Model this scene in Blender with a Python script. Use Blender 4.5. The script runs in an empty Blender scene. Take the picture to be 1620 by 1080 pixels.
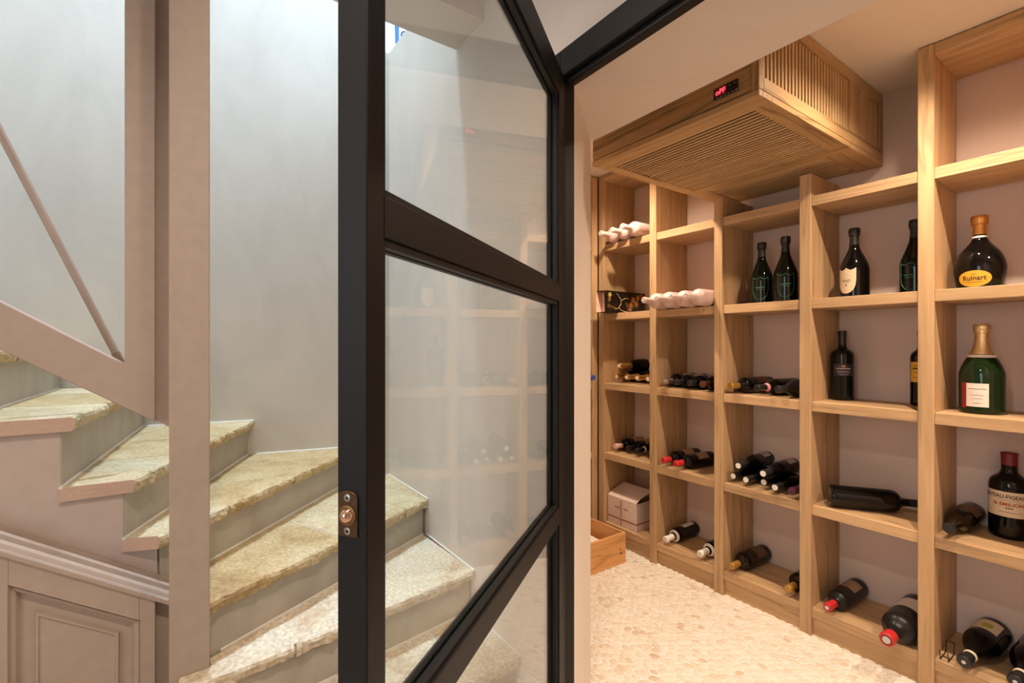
import bpy, bmesh, math, random
from mathutils import Vector, Matrix, Quaternion, noise
C = bpy.context.scene.collection
SC = bpy.context.scene
R = random.Random(7)
PI = math.pi

# ------------------------------------------------------------------ camera
FWD = Vector((-0.81915, 0.57358, 0.0))
cam = bpy.data.cameras.new('camera')
cam.sensor_width = 36.0
cam.lens = 36.0 * 750.0 / 1620.0
cam.shift_y = 5.0 / 1620.0
cam.clip_start = 0.02
co = bpy.data.objects.new('camera', cam)
co.location = (0, 0, 1.25)
co.rotation_euler = FWD.to_track_quat('-Z', 'Y').to_euler()
C.objects.link(co)
SC.camera = co
CAM = Vector((0, 0, 1.25))

# ------------------------------------------------------------------ world, light, exposure
SC.view_settings.view_transform = 'Standard'
SC.view_settings.look = 'None'
SC.view_settings.exposure = 0.0
SC.view_settings.gamma = 1.0
SC.view_settings.use_curve_mapping = False
w = bpy.data.worlds.new('world'); SC.world = w
w.use_nodes = True
w.node_tree.nodes['Background'].inputs[0].default_value = (0.75, 0.87, 1.0, 1)
w.node_tree.nodes['Background'].inputs[1].default_value = 0.3

WARM = (1.0, 0.78, 0.57)
HALL = (1.0, 0.83, 0.68)
DAY = (0.63, 0.81, 1.0)


def spot(name, loc, energy, col, angle=120, blend=0.6, radius=0.03, aim=None):
    l = bpy.data.lights.new(name, 'SPOT')
    l.energy = energy; l.color = col; l.spot_size = math.radians(angle); l.spot_blend = blend
    l.shadow_soft_size = radius
    o = bpy.data.objects.new(name, l); o.location = loc
    if aim is not None:
        o.rotation_euler = (Vector(aim) - Vector(loc)).to_track_quat('-Z', 'Y').to_euler()
    C.objects.link(o)
    return o


def area(name, loc, aim, sx, sy, energy, col):
    l = bpy.data.lights.new(name, 'AREA'); l.shape = 'RECTANGLE'; l.size = sx; l.size_y = sy
    l.energy = energy; l.color = col
    o = bpy.data.objects.new(name, l); o.location = loc
    o.rotation_euler = (Vector(aim) - Vector(loc)).to_track_quat('-Z', 'Y').to_euler()
    C.objects.link(o)
    return o


# cellar ceiling downlights (recessed, the room's own lamps)
spot('cellar_lamp', (-0.38, 1.84, 2.325), 92, WARM, 150, 1.0, 0.02)
spot('cellar_lamp', (-1.70, 1.84, 2.325), 86, WARM, 150, 1.0, 0.02)
spot('cellar_lamp', (0.42, 1.84, 2.325), 104, WARM, 150, 1.0, 0.02)
# hall ceiling downlights
spot('hall_lamp', (-1.08, 0.28, 2.48), 14, HALL, 150, 0.9, 0.03)
spot('hall_lamp', (-0.28, -0.05, 2.48), 88, HALL, 150, 0.9, 0.03)
# daylight from the skylight high over the stair well and the bright landing upstairs
area('skylight', (-2.25, 0.15, 6.7), (-2.2, 0.25, 0), 0.28, 0.40, 325, DAY)
# added soft fill from behind the viewpoint, brightens the rack and the hall
area('hall_fill', (0.05, -1.93, 1.55), (-0.35, 1.0, 1.35), 1.0, 1.3, 20, (0.95, 0.97, 1.0))
area('landing_daylight', (-1.2, 2.2, 4.7), (-1.8, 1.4, 2.8), 1.0, 1.0, 35, DAY)

# ------------------------------------------------------------------ materials
MATS = {}


def nt(name):
    m = bpy.data.materials.new(name); m.use_nodes = True
    return m, m.node_tree.nodes, m.node_tree.links, m.node_tree.nodes['Principled BSDF']


def plain(name, col, rough=0.5, metal=0.0, spec=0.5, bump=0.0, bscale=60.0, coat=0.0, emit=None, es=0.0):
    if name in MATS: return MATS[name]
    m, n, l, p = nt(name)
    p.inputs['Base Color'].default_value = (*col, 1); p.inputs['Roughness'].default_value = rough
    p.inputs['Metallic'].default_value = metal; p.inputs['Specular IOR Level'].default_value = spec
    p.inputs['Coat Weight'].default_value = coat
    if emit:
        p.inputs['Emission Color'].default_value = (*emit, 1); p.inputs['Emission Strength'].default_value = es
    tc = n.new('ShaderNodeTexCoord')
    nz = n.new('ShaderNodeTexNoise'); nz.inputs['Scale'].default_value = bscale; nz.inputs['Detail'].default_value = 4
    l.new(tc.outputs['Object'], nz.inputs['Vector'])
    mr = n.new('ShaderNodeMapRange'); mr.inputs['To Min'].default_value = 0.9; mr.inputs['To Max'].default_value = 1.1
    l.new(nz.outputs['Fac'], mr.inputs['Value'])
    mx = n.new('ShaderNodeMix'); mx.data_type = 'RGBA'; mx.blend_type = 'MULTIPLY'; mx.inputs['Factor'].default_value = 1
    mx.inputs['A'].default_value = (*col, 1)
    l.new(mr.outputs['Result'], mx.inputs['B'])
    l.new(mx.outputs['Result'], p.inputs['Base Color'])
    if bump:
        b = n.new('ShaderNodeBump'); b.inputs['Strength'].default_value = bump; b.inputs['Distance'].default_value = 0.002
        l.new(nz.outputs['Fac'], b.inputs['Height']); l.new(b.outputs['Normal'], p.inputs['Normal'])
    MATS[name] = m
    return m


def plaster(name, col, rough=0.6, var=0.10, spec=0.3):
    if name in MATS: return MATS[name]
    m, n, l, p = nt(name)
    p.inputs['Roughness'].default_value = rough; p.inputs['Specular IOR Level'].default_value = spec
    tc = n.new('ShaderNodeTexCoord')
    mp = n.new('ShaderNodeMapping'); mp.inputs['Scale'].default_value = (1.6, 1.6, 0.8)
    l.new(tc.outputs['Object'], mp.inputs['Vector'])
    n1 = n.new('ShaderNodeTexNoise'); n1.inputs['Scale'].default_value = 2.5; n1.inputs['Detail'].default_value = 6
    n1.inputs['Roughness'].default_value = 0.6; n1.inputs['Distortion'].default_value = 0.8
    l.new(mp.outputs['Vector'], n1.inputs['Vector'])
    cr = n.new('ShaderNodeValToRGB')
    a = tuple(c * (1 - var) for c in col); b = tuple(min(1, c * (1 + var)) for c in col)
    cr.color_ramp.elements[0].color = (*a, 1); cr.color_ramp.elements[0].position = 0.3
    cr.color_ramp.elements[1].color = (*b, 1); cr.color_ramp.elements[1].position = 0.7
    l.new(n1.outputs['Fac'], cr.inputs['Fac']); l.new(cr.outputs['Color'], p.inputs['Base Color'])
    n2 = n.new('ShaderNodeTexNoise'); n2.inputs['Scale'].default_value = 45; n2.inputs['Detail'].default_value = 3
    l.new(tc.outputs['Object'], n2.inputs['Vector'])
    bp = n.new('ShaderNodeBump'); bp.inputs['Strength'].default_value = 0.12; bp.inputs['Distance'].default_value = 0.002
    l.new(n2.outputs['Fac'], bp.inputs['Height']); l.new(bp.outputs['Normal'], p.inputs['Normal'])
    MATS[name] = m
    return m


def wood(axis, name='oak', light=(0.56, 0.37, 0.205), dark=(0.30, 0.165, 0.065), rough=0.5, vein=0.72):
    key = name + '_' + axis
    if key in MATS: return MATS[key]
    m, n, l, p = nt(key)
    p.inputs['Roughness'].default_value = rough; p.inputs['Specular IOR Level'].default_value = 0.3
    tc = n.new('ShaderNodeTexCoord'); oi = n.new('ShaderNodeObjectInfo')
    mul = n.new('ShaderNodeMath'); mul.operation = 'MULTIPLY'; mul.inputs[1].default_value = 37.0
    l.new(oi.outputs['Random'], mul.inputs[0])
    ad = n.new('ShaderNodeVectorMath'); ad.operation = 'ADD'
    l.new(tc.outputs['Object'], ad.inputs[0]); l.new(mul.outputs[0], ad.inputs[1])
    mp = n.new('ShaderNodeMapping')
    s = {'x': (0.9, 16, 16), 'y': (16, 0.9, 16), 'z': (16, 16, 0.9)}[axis]
    mp.inputs['Scale'].default_value = s
    l.new(ad.outputs['Vector'], mp.inputs['Vector'])
    n1 = n.new('ShaderNodeTexNoise'); n1.inputs['Scale'].default_value = 1.0; n1.inputs['Detail'].default_value = 8
    n1.inputs['Roughness'].default_value = 0.62; n1.inputs['Distortion'].default_value = 1.2
    l.new(mp.outputs['Vector'], n1.inputs['Vector'])
    cr = n.new('ShaderNodeValToRGB')
    e = cr.color_ramp.elements
    e[0].color = (*dark, 1); e[0].position = 0.22
    e[1].color = (*light, 1); e[1].position = 0.60
    k = e.new(0.36); k.color = (*[dark[i] * 0.35 + light[i] * 0.65 for i in range(3)], 1)
    l.new(n1.outputs['Fac'], cr.inputs['Fac'])
    mp2 = n.new('ShaderNodeMapping'); mp2.inputs['Scale'].default_value = tuple(v * 6 for v in s)
    l.new(ad.outputs['Vector'], mp2.inputs['Vector'])
    n2 = n.new('ShaderNodeTexNoise'); n2.inputs['Scale'].default_value = 1.0; n2.inputs['Detail'].default_value = 3
    l.new(mp2.outputs['Vector'], n2.inputs['Vector'])
    mr = n.new('ShaderNodeMapRange'); mr.inputs['To Min'].default_value = 0.84; mr.inputs['To Max'].default_value = 1.14
    l.new(n2.outputs['Fac'], mr.inputs['Value'])
    mr2 = n.new('ShaderNodeMapRange'); mr2.inputs['To Min'].default_value = 0.88; mr2.inputs['To Max'].default_value = 1.08
    l.new(oi.outputs['Random'], mr2.inputs['Value'])
    mm = n.new('ShaderNodeMath'); mm.operation = 'MULTIPLY'
    l.new(mr.outputs['Result'], mm.inputs[0]); l.new(mr2.outputs['Result'], mm.inputs[1])
    # cathedral veins: thin dark contour lines of a stretched noise
    mp3 = n.new('ShaderNodeMapping'); mp3.inputs['Scale'].default_value = tuple(v * 0.62 for v in s)
    l.new(ad.outputs['Vector'], mp3.inputs['Vector'])
    n3 = n.new('ShaderNodeTexNoise'); n3.inputs['Scale'].default_value = 1.0; n3.inputs['Detail'].default_value = 4; n3.inputs['Roughness'].default_value = 0.55
    n3.inputs['Distortion'].default_value = 0.5
    l.new(mp3.outputs['Vector'], n3.inputs['Vector'])
    v1 = n.new('ShaderNodeMath'); v1.operation = 'MULTIPLY'; v1.inputs[1].default_value = 5.0; l.new(n3.outputs['Fac'], v1.inputs[0])
    v2 = n.new('ShaderNodeMath'); v2.operation = 'PINGPONG'; v2.inputs[1].default_value = 0.5; l.new(v1.outputs[0], v2.inputs[0])
    vr = n.new('ShaderNodeMapRange'); vr.inputs['From Min'].default_value = 0.0; vr.inputs['From Max'].default_value = 0.13
    vr.inputs['To Min'].default_value = vein; vr.inputs['To Max'].default_value = 1.0
    l.new(v2.outputs[0], vr.inputs['Value'])
    mm2 = n.new('ShaderNodeMath'); mm2.operation = 'MULTIPLY'
    l.new(mm.outputs[0], mm2.inputs[0]); l.new(vr.outputs['Result'], mm2.inputs[1])
    mx = n.new('ShaderNodeMix'); mx.data_type = 'RGBA'; mx.blend_type = 'MULTIPLY'; mx.inputs['Factor'].default_value = 1
    l.new(cr.outputs['Color'], mx.inputs['A']); l.new(mm2.outputs[0], mx.inputs['B'])
    l.new(mx.outputs['Result'], p.inputs['Base Color'])
    bp = n.new('ShaderNodeBump'); bp.inputs['Strength'].default_value = 0.15; bp.inputs['Distance'].default_value = 0.001
    l.new(n2.outputs['Fac'], bp.inputs['Height']); l.new(bp.outputs['Normal'], p.inputs['Normal'])
    MATS[key] = m
    return m


def stone_mat(key, c0, c1, c2, c3):
    m, n, l, p = nt(key)
    p.inputs['Roughness'].default_value = 0.55
    tc = n.new('ShaderNodeTexCoord'); oi = n.new('ShaderNodeObjectInfo')
    mul = n.new('ShaderNodeMath'); mul.operation = 'MULTIPLY'; mul.inputs[1].default_value = 23.0
    l.new(oi.outputs['Random'], mul.inputs[0])
    ad = n.new('ShaderNodeVectorMath'); ad.operation = 'ADD'
    l.new(tc.outputs['Object'], ad.inputs[0]); l.new(mul.outputs[0], ad.inputs[1])
    n1 = n.new('ShaderNodeTexNoise'); n1.inputs['Scale'].default_value = 5; n1.inputs['Detail'].default_value = 9
    n1.inputs['Roughness'].default_value = 0.65; n1.inputs['Distortion'].default_value = 0.6
    l.new(ad.outputs['Vector'], n1.inputs['Vector'])
    cr = n.new('ShaderNodeValToRGB'); e = cr.color_ramp.elements
    e[0].color = (*c0, 1); e[0].position = 0.27
    e[1].color = (*c3, 1); e[1].position = 0.72
    k = e.new(0.42); k.color = (*c1, 1)
    k = e.new(0.56); k.color = (*c2, 1)
    l.new(n1.outputs['Fac'], cr.inputs['Fac'])
    n2 = n.new('ShaderNodeTexNoise'); n2.inputs['Scale'].default_value = 90; n2.inputs['Detail'].default_value = 5
    l.new(ad.outputs['Vector'], n2.inputs['Vector'])
    mr = n.new('ShaderNodeMapRange'); mr.inputs['From Min'].default_value = 0.3; mr.inputs['From Max'].default_value = 0.7; mr.inputs['To Min'].default_value = 0.72; mr.inputs['To Max'].default_value = 1.2
    l.new(n2.outputs['Fac'], mr.inputs['Value'])
    mx = n.new('ShaderNodeMix'); mx.data_type = 'RGBA'; mx.blend_type = 'MULTIPLY'; mx.inputs['Factor'].default_value = 1
    l.new(cr.outputs['Color'], mx.inputs['A']); l.new(mr.outputs['Result'], mx.inputs['B'])
    l.new(mx.outputs['Result'], p.inputs['Base Color'])
    bp = n.new('ShaderNodeBump'); bp.inputs['Strength'].default_value = 0.5; bp.inputs['Distance'].default_value = 0.003
    l.new(n2.outputs['Fac'], bp.inputs['Height'])
    bp2 = n.new('ShaderNodeBump'); bp2.inputs['Strength'].default_value = 0.4; bp2.inputs['Distance'].default_value = 0.004
    l.new(n1.outputs['Fac'], bp2.inputs['Height']); l.new(bp.outputs['Normal'], bp2.inputs['Normal'])
    l.new(bp2.outputs['Normal'], p.inputs['Normal'])
    return m


def pebble_mat():
    if 'pebble' in MATS: return MATS['pebble']
    m, n, l, p = nt('pebble')
    p.inputs['Roughness'].default_value = 0.45
    g = n.new('ShaderNodeNewGeometry'); oi = n.new('ShaderNodeObjectInfo')
    a = n.new('ShaderNodeMath'); a.operation = 'ADD'
    l.new(g.outputs['Random Per Island'], a.inputs[0]); l.new(oi.outputs['Random'], a.inputs[1])
    f = n.new('ShaderNodeMath'); f.operation = 'FRACT'; l.new(a.outputs[0], f.inputs[0])
    cr = n.new('ShaderNodeValToRGB'); e = cr.color_ramp.elements
    e[0].color = (0.58, 0.46, 0.34, 1); e[0].position = 0.0
    e[1].color = (0.75, 0.705, 0.635, 1); e[1].position = 1.0
    k = e.new(0.07); k.color = (0.66, 0.57, 0.46, 1)
    k = e.new(0.22); k.color = (0.71, 0.64, 0.54, 1)
    l.new(f.outputs[0], cr.inputs['Fac'])
    tc = n.new('ShaderNodeTexCoord')
    nz = n.new('ShaderNodeTexNoise'); nz.inputs['Scale'].default_value = 70; nz.inputs['Detail'].default_value = 3
    l.new(tc.outputs['Object'], nz.inputs['Vector'])
    mr = n.new('ShaderNodeMapRange'); mr.inputs['To Min'].default_value = 0.92; mr.inputs['To Max'].default_value = 1.08
    l.new(nz.outputs['Fac'], mr.inputs['Value'])
    mx = n.new('ShaderNodeMix'); mx.data_type = 'RGBA'; mx.blend_type = 'MULTIPLY'; mx.inputs['Factor'].default_value = 1
    l.new(cr.outputs['Color'], mx.inputs['A']); l.new(mr.outputs['Result'], mx.inputs['B'])
    l.new(mx.outputs['Result'], p.inputs['Base Color'])
    MATS['pebble'] = m
    return m


def floral_mat():
    m, n, l, p = nt('floral_paper')
    p.inputs['Roughness'].default_value = 0.4
    tc = n.new('ShaderNodeTexCoord')
    v = n.new('ShaderNodeTexVoronoi'); v.inputs['Scale'].default_value = 34
    l.new(tc.outputs['Object'], v.inputs['Vector'])
    nz = n.new('ShaderNodeTexNoise'); nz.inputs['Scale'].default_value = 12; nz.inputs['Detail'].default_value = 4
    l.new(tc.outputs['Object'], nz.inputs['Vector'])
    cr = n.new('ShaderNodeValToRGB'); e = cr.color_ramp.elements
    e[0].color = (0.012, 0.012, 0.014, 1); e[0].position = 0.60
    e[1].color = (0.35, 0.19, 0.07, 1); e[1].position = 0.66
    l.new(nz.outputs['Fac'], cr.inputs['Fac'])
    mx = n.new('ShaderNodeMix'); mx.data_type = 'RGBA'; mx.blend_type = 'MULTIPLY'; mx.inputs['Factor'].default_value = 1
    c2 = n.new('ShaderNodeValToRGB'); c2.color_ramp.elements[0].color = (1, 0.9, 0.6, 1)
    c2.color_ramp.elements[1].color = (0.15, 0.05, 0.02, 1); c2.color_ramp.elements[1].position = 0.7
    l.new(v.outputs['Distance'], c2.inputs['Fac'])
    l.new(cr.outputs['Color'], mx.inputs['A']); l.new(c2.outputs['Color'], mx.inputs['B'])
    l.new(mx.outputs['Result'], p.inputs['Base Color'])
    return m


def glass_mat():
    m = bpy.data.materials.new('pane_glass'); m.use_nodes = True
    n = m.node_tree.nodes; l = m.node_tree.links; n.clear()
    o = n.new('ShaderNodeOutputMaterial'); t = n.new('ShaderNodeBsdfTransparent')
    t.inputs[0].default_value = (0.955, 0.985, 0.97, 1)
    g = n.new('ShaderNodeBsdfGlossy'); g.inputs['Roughness'].default_value = 0.0
    lw = n.new('ShaderNodeLayerWeight'); lw.inputs['Blend'].default_value = 0.5
    pw = n.new('ShaderNodeMath'); pw.operation = 'POWER'; pw.inputs[1].default_value = 5.0
    l.new(lw.outputs['Facing'], pw.inputs[0])
    f = n.new('ShaderNodeMath'); f.operation = 'MULTIPLY_ADD'; f.inputs[1].default_value = 0.96; f.inputs[2].default_value = 0.04
    l.new(pw.outputs[0], f.inputs[0])
    x = n.new('ShaderNodeMixShader')
    l.new(f.outputs[0], x.inputs[0]); l.new(t.outputs[0], x.inputs[1]); l.new(g.outputs[0], x.inputs[2])
    l.new(x.outputs[0], o.inputs[0])
    return m


M_HALLWALL = plaster('hall_plaster', (0.60, 0.555, 0.485), 0.55, 0.07)
M_DOORWALL = plaster('door_wall_plaster', (0.75, 0.665, 0.61), 0.6, 0.04)
M_CELLARWALL = plaster('cellar_plaster', (0.66, 0.53, 0.475), 0.7, 0.03)
M_CEIL = plaster('ceiling_plaster', (0.72, 0.64, 0.56), 0.8, 0.02)
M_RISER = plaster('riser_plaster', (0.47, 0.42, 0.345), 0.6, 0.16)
M_TAUPE = plain('taupe_paint', (0.42, 0.325, 0.265), 0.52, bump=0.05, bscale=30)
M_STRING = plain('stringer_paint', (0.52, 0.42, 0.375), 0.5, bump=0.05, bscale=30)
M_SAWN = plain('painted_stone_edge', (0.55, 0.38, 0.29), 0.7, bump=1.0, bscale=110)
M_WHITE = plain('white_paint', (0.8, 0.77, 0.72), 0.45)
M_UP = plain('landing_white', (0.86, 0.88, 0.9), 0.6)
M_STEEL = plain('dark_steel', (0.0085, 0.0082, 0.0095), 0.5, spec=0.25, bump=0.06, bscale=80)
M_BEAD = plain('dark_bead', (0.008, 0.0075, 0.0075), 0.5, spec=0.3)
M_GLASS = glass_mat()
M_OCHRE = stone_mat('stone_ochre', (0.32, 0.185, 0.075), (0.48, 0.335, 0.155), (0.56, 0.42, 0.22), (0.66, 0.55, 0.36))
M_CREAM = stone_mat('stone_cream', (0.42, 0.28, 0.13), (0.56, 0.43, 0.24), (0.63, 0.52, 0.32), (0.70, 0.61, 0.43))
M_PALE = stone_mat('stone_pale', (0.48, 0.27, 0.14), (0.66, 0.54, 0.38), (0.72, 0.62, 0.47), (0.76, 0.68, 0.55))
M_MORTAR = plain('mortar', (0.74, 0.70, 0.62), 0.85, bump=0.5, bscale=120)
M_GROUT = plain('pebble_grout', (0.77, 0.725, 0.68), 0.7, bump=0.3, bscale=90)
M_PEB = pebble_mat()
M_BRONZE = plain('aged_brass', (0.10, 0.055, 0.03), 0.42, 0.8, bump=0.4, bscale=150)
M_COPPER = plain('polished_copper', (0.75, 0.48, 0.36), 0.12, 1.0)
M_SCREW = plain('zinc_screw', (0.5, 0.48, 0.46), 0.3, 1.0)
M_DARK = plain('void_shade', (0.018, 0.011, 0.006), 0.9)  # near-black colour carries the shade inside the cabinet
WX, WY, WZ = wood('x'), wood('y'), wood('z')
VL, VD = (0.52, 0.335, 0.16), (0.18, 0.095, 0.038)
VX, VY, VZ = (wood(a, 'aged_oak', VL, VD, 0.5, 0.5) for a in 'xyz')
SLX, SLZ = (wood(a, 'slat_oak', (0.62, 0.41, 0.21), (0.46, 0.28, 0.13), 0.5, 0.9) for a in 'xz')
PX, PY, PZ = (wood(a, 'pine', (0.72, 0.38, 0.15), (0.55, 0.24, 0.08), 0.45) for a in 'xyz')


# ------------------------------------------------------------------ builders
def link(o): C.objects.link(o); return o


def props(o, label=None, cat=None, group=None, kind=None):
    if label: o['label'] = label
    if cat: o['category'] = cat
    if group: o['group'] = group
    if kind: o['kind'] = kind
    return o


def thing(name, label, cat, loc=(0, 0, 0), group=None, kind=None):
    o = bpy.data.objects.new(name, None); o.empty_display_size = 0.05
    o.location = loc
    props(o, label, cat, group, kind)
    return link(o)


class MB:
    def __init__(s):
        s.v = []; s.f = []; s.m = []

    def add(s, vs, fs, mi=0):
        k = len(s.v); s.v += [Vector(v) for v in vs]
        for f in fs: s.f.append([i + k for i in f]); s.m.append(mi)
        return s

    def box(s, x0, x1, y0, y1, z0, z1, mi=0):
        vs = [(x0, y0, z0), (x1, y0, z0), (x1, y1, z0), (x0, y1, z0), (x0, y0, z1), (x1, y0, z1), (x1, y1, z1), (x0, y1, z1)]
        return s.add(vs, [(3, 2, 1, 0), (4, 5, 6, 7), (0, 1, 5, 4), (1, 2, 6, 5), (2, 3, 7, 6), (3, 0, 4, 7)], mi)

    def prism(s, pts, axis, a, b, mi=0):
        """polygon pts (2-D) extruded along axis from a to b"""
        def P(p, h):
            return {'z': (p[0], p[1], h), 'x': (h, p[0], p[1]), 'y': (p[0], h, p[1])}[axis]
        n = len(pts)
        vs = [P(p, a) for p in pts] + [P(p, b) for p in pts]
        fs = [tuple(range(n))[::-1], tuple(range(n, 2 * n))] + [(i, (i + 1) % n, n + (i + 1) % n, n + i) for i in range(n)]
        return s.add(vs, fs, mi)

    def obox(s, o, ax, ay, az, x0, x1, y0, y1, z0, z1, mi=0):
        o = Vector(o)
        k = len(s.v); s.box(x0, x1, y0, y1, z0, z1, mi)
        for i in range(k, len(s.v)):
            v = s.v[i]; s.v[i] = o + ax * v.x + ay * v.y + az * v.z
        return s

    def tube(s, pts, r, n=10, mi=0, cap=True):
        pts = [Vector(p) for p in pts]; rings = []
        up = Vector((0.13, 0.21, 0.97))
        for i, p in enumerate(pts):
            d = (pts[min(i + 1, len(pts) - 1)] - pts[max(i - 1, 0)]).normalized()
            a = d.cross(up)
            if a.length < 1e-3: a = d.cross(Vector((1, 0, 0)))
            a.normalize(); b = d.cross(a)
            rr = r[i] if isinstance(r, (list, tuple)) else r
            rings.append([p + a * math.cos(2 * PI * j / n) * rr + b * math.sin(2 * PI * j / n) * rr for j in range(n)])
        k = len(s.v)
        for rg in rings: s.v += rg
        for i in range(len(pts) - 1):
            for j in range(n):
                s.f.append([k + i * n + j, k + i * n + (j + 1) % n, k + (i + 1) * n + (j + 1) % n, k + (i + 1) * n + j]); s.m.append(mi)
        if cap:
            s.f.append([k + j for j in range(n)][::-1]); s.m.append(mi)
            s.f.append([k + (len(pts) - 1) * n + j for j in range(n)]); s.m.append(mi)
        return s

    def lathe(s, prof, n=28, mi=0):
        k = len(s.v); m = len(prof)
        for r, z in prof:
            for j in range(n):
                a = 2 * PI * j / n
                s.v.append(Vector((r * math.cos(a), r * math.sin(a), z)))
        for i in range(m - 1):
            for j in range(n):
                s.f.append([k + i * n + j, k + i * n + (j + 1) % n, k + (i + 1) * n + (j + 1) % n, k + (i + 1) * n + j]); s.m.append(mi)
        s.f.append([k + j for j in range(n)][::-1]); s.m.append(mi)
        s.f.append([k + (m - 1) * n + j for j in range(n)]); s.m.append(mi)
        return s

    def build(s, name, mats, parent=None, bevel=0.0, smooth=False, world=True, segs=1):
        off = Vector((0, 0, 0))
        if parent is not None and world:
            q = parent
            while q is not None: off += Vector(q.location); q = q.parent
        me = bpy.data.meshes.new(name)
        me.from_pydata([v - off for v in s.v], [], s.f)
        mats = mats if isinstance(mats, (list, tuple)) else [mats]
        for mm in mats: me.materials.append(mm)
        for i, p in enumerate(me.polygons): p.material_index = s.m[i]
        bm = bmesh.new(); bm.from_mesh(me)
        bmesh.ops.recalc_face_normals(bm, faces=bm.faces)
        if bevel:
            bmesh.ops.bevel(bm, geom=[e for e in bm.edges if len(e.link_faces) == 2 and e.calc_face_angle() > 0.5],
                            offset=bevel, segments=segs, profile=0.5, affect='EDGES', clamp_overlap=True)
        bm.to_mesh(me); bm.free()
        if smooth:
            for p in me.polygons: p.use_smooth = True
            me.set_sharp_from_angle(angle=0.7)
        o = bpy.data.objects.new(name, me); link(o)
        if parent is not None: o.parent = parent
        return o


def bx(name, mat, x0, x1, y0, y1, z0, z1, parent=None, bevel=0.002):
    return MB().box(x0, x1, y0, y1, z0, z1).build(name, mat, parent, bevel)


def structure(o, label, cat):
    return props(o, label, cat, None, 'structure')


# ------------------------------------------------------------------ room shell
HF = 0.0875            # hall floor
YW = 0.90              # hall face of the wall with the doorway
YC = 1.251             # cellar face of the same wall
HX, JX = -1.018, -1.277
cellar_floor = bx('floor', M_GROUT, -2.6, 1.3, 0.9, 2.60, -0.06, 0.0, bevel=0)
structure(cellar_floor, 'cream pebble mosaic floor of the wine cellar', 'floor')
hall_floor = bx('floor', plain('hall_tile', (0.72, 0.63, 0.52), 0.5), -3.2, 2.0, -2.0, 0.899, -0.06, HF, bevel=0)
structure(hall_floor, 'beige stone hall floor at the foot of the staircase', 'floor')
wl = MB().prism([(-2.75, YW), (HX, YW), (HX, YW + 0.03), (JX, YC), (-2.75, YC)], 'z', 0, 2.78).build('wall_back', M_DOORWALL)
structure(wl, 'beige plaster wall along the stairs, seen through the glass door', 'wall')
wr = MB().prism([(-0.08, YW), (2.0, YW), (2.0, YC), (0.18, YC), (-0.08, YW + 0.03)], 'z', 0, 2.78).build('wall_right', M_DOORWALL)
structure(wr, 'plaster wall right of the cellar doorway', 'wall')
wt = MB().prism([(HX, YW), (-0.08, YW), (-0.08, YW + 0.03), (0.18, YC), (JX, YC), (HX, YW + 0.03)], 'z', 2.003, 2.78).build('wall_top', M_DOORWALL)
structure(wt, 'pinkish plaster lintel and soffit above the cellar doorway', 'wall')
wc = bx('wall_cellar', M_CELLARWALL, -2.62, 1.3, 2.51, 2.62, 0, 2.34, bevel=0)
structure(wc, 'taupe plaster wall behind the wine rack', 'wall')
structure(bx('wall_cellar_left', M_CELLARWALL, -2.62, -2.50, YC, 2.51, 0, 2.34, bevel=0), 'cellar side wall behind the left rack', 'wall')
structure(bx('wall_cellar_right', M_CELLARWALL, 1.2, 1.3, YC, 2.51, 0, 2.34, bevel=0), 'far right wall of the cellar', 'wall')
structure(bx('ceiling', M_CEIL, -2.62, 1.3, YC, 2.62, 2.335, 2.45, bevel=0), 'pale plaster ceiling of the cellar', 'ceiling')
# hall ceiling with the downstand beam at the stair well
structure(MB().box(-1.46, 2.0, -2.0, YW, 2.49, 2.78).build('ceiling', M_DOORWALL), 'beige hall ceiling beside the stair well', 'ceiling')
structure(bx('trim_6', M_DOORWALL, -1.67, -1.46, -2.0, YW, 2.42, 2.78, bevel=0), 'plaster beam at the edge of the stair well', 'beam')
# stair well wall, slightly out of square
def wallB(y): return -2.41 - 0.25 * (YW - y)
wb = MB().prism([(wallB(YW), YW), (wallB(-2.0), -2.0), (-3.4, -2.0), (-3.4, YW)], 'z', 0, 2.78).build('wall_left', M_HALLWALL)
wb2 = MB().prism([(wallB(0.74), 0.74), (wallB(-2.0), -2.0), (-3.4, -2.0), (-3.4, 0.74)], 'z', 2.78, 6.8).build('wall_left', M_HALLWALL)
structure(wb2, 'upper part of the stair well wall beside the landing', 'wall')
structure(wb, 'mottled plaster wall of the stair well, daylit from above', 'wall')
structure(bx('wall_front', M_DOORWALL, -3.4, 2.0, -2.1, -2.0, 0, 6.8, bevel=0), 'hall wall behind the viewpoint', 'wall')
structure(bx('wall_hall', M_DOORWALL, 2.0, 2.1, -2.0, YC, 0, 2.78, bevel=0), 'hall wall on the right of the viewpoint', 'wall')
# landing upstairs (open above the stair walls)
structure(bx('wall_landing', M_UP, -3.5, 2.1, 3.0, 3.1, 2.45, 6.8, bevel=0), 'white wall of the landing above the stairs', 'wall')
structure(bx('wall_landing_left', M_UP, -3.5, -3.4, -2.0, 3.0, 2.45, 6.8, bevel=0), 'white side wall of the landing above the stairs', 'wall')
structure(bx('wall_landing_right', M_UP, -0.6, -0.5, -2.0, 3.0, 2.78, 6.8, bevel=0), 'white inner wall of the landing above the hall', 'wall')
structure(bx('floor', M_UP, -3.4, 2.0, YC, 3.0, 2.62, 2.78, bevel=0), 'white landing floor above the cellar', 'floor')
structure(bx('ceiling', M_UP, -3.5, 2.1, -2.0, 3.1, 6.8, 6.9, bevel=0), 'white ceiling over the landing', 'ceiling')

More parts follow.
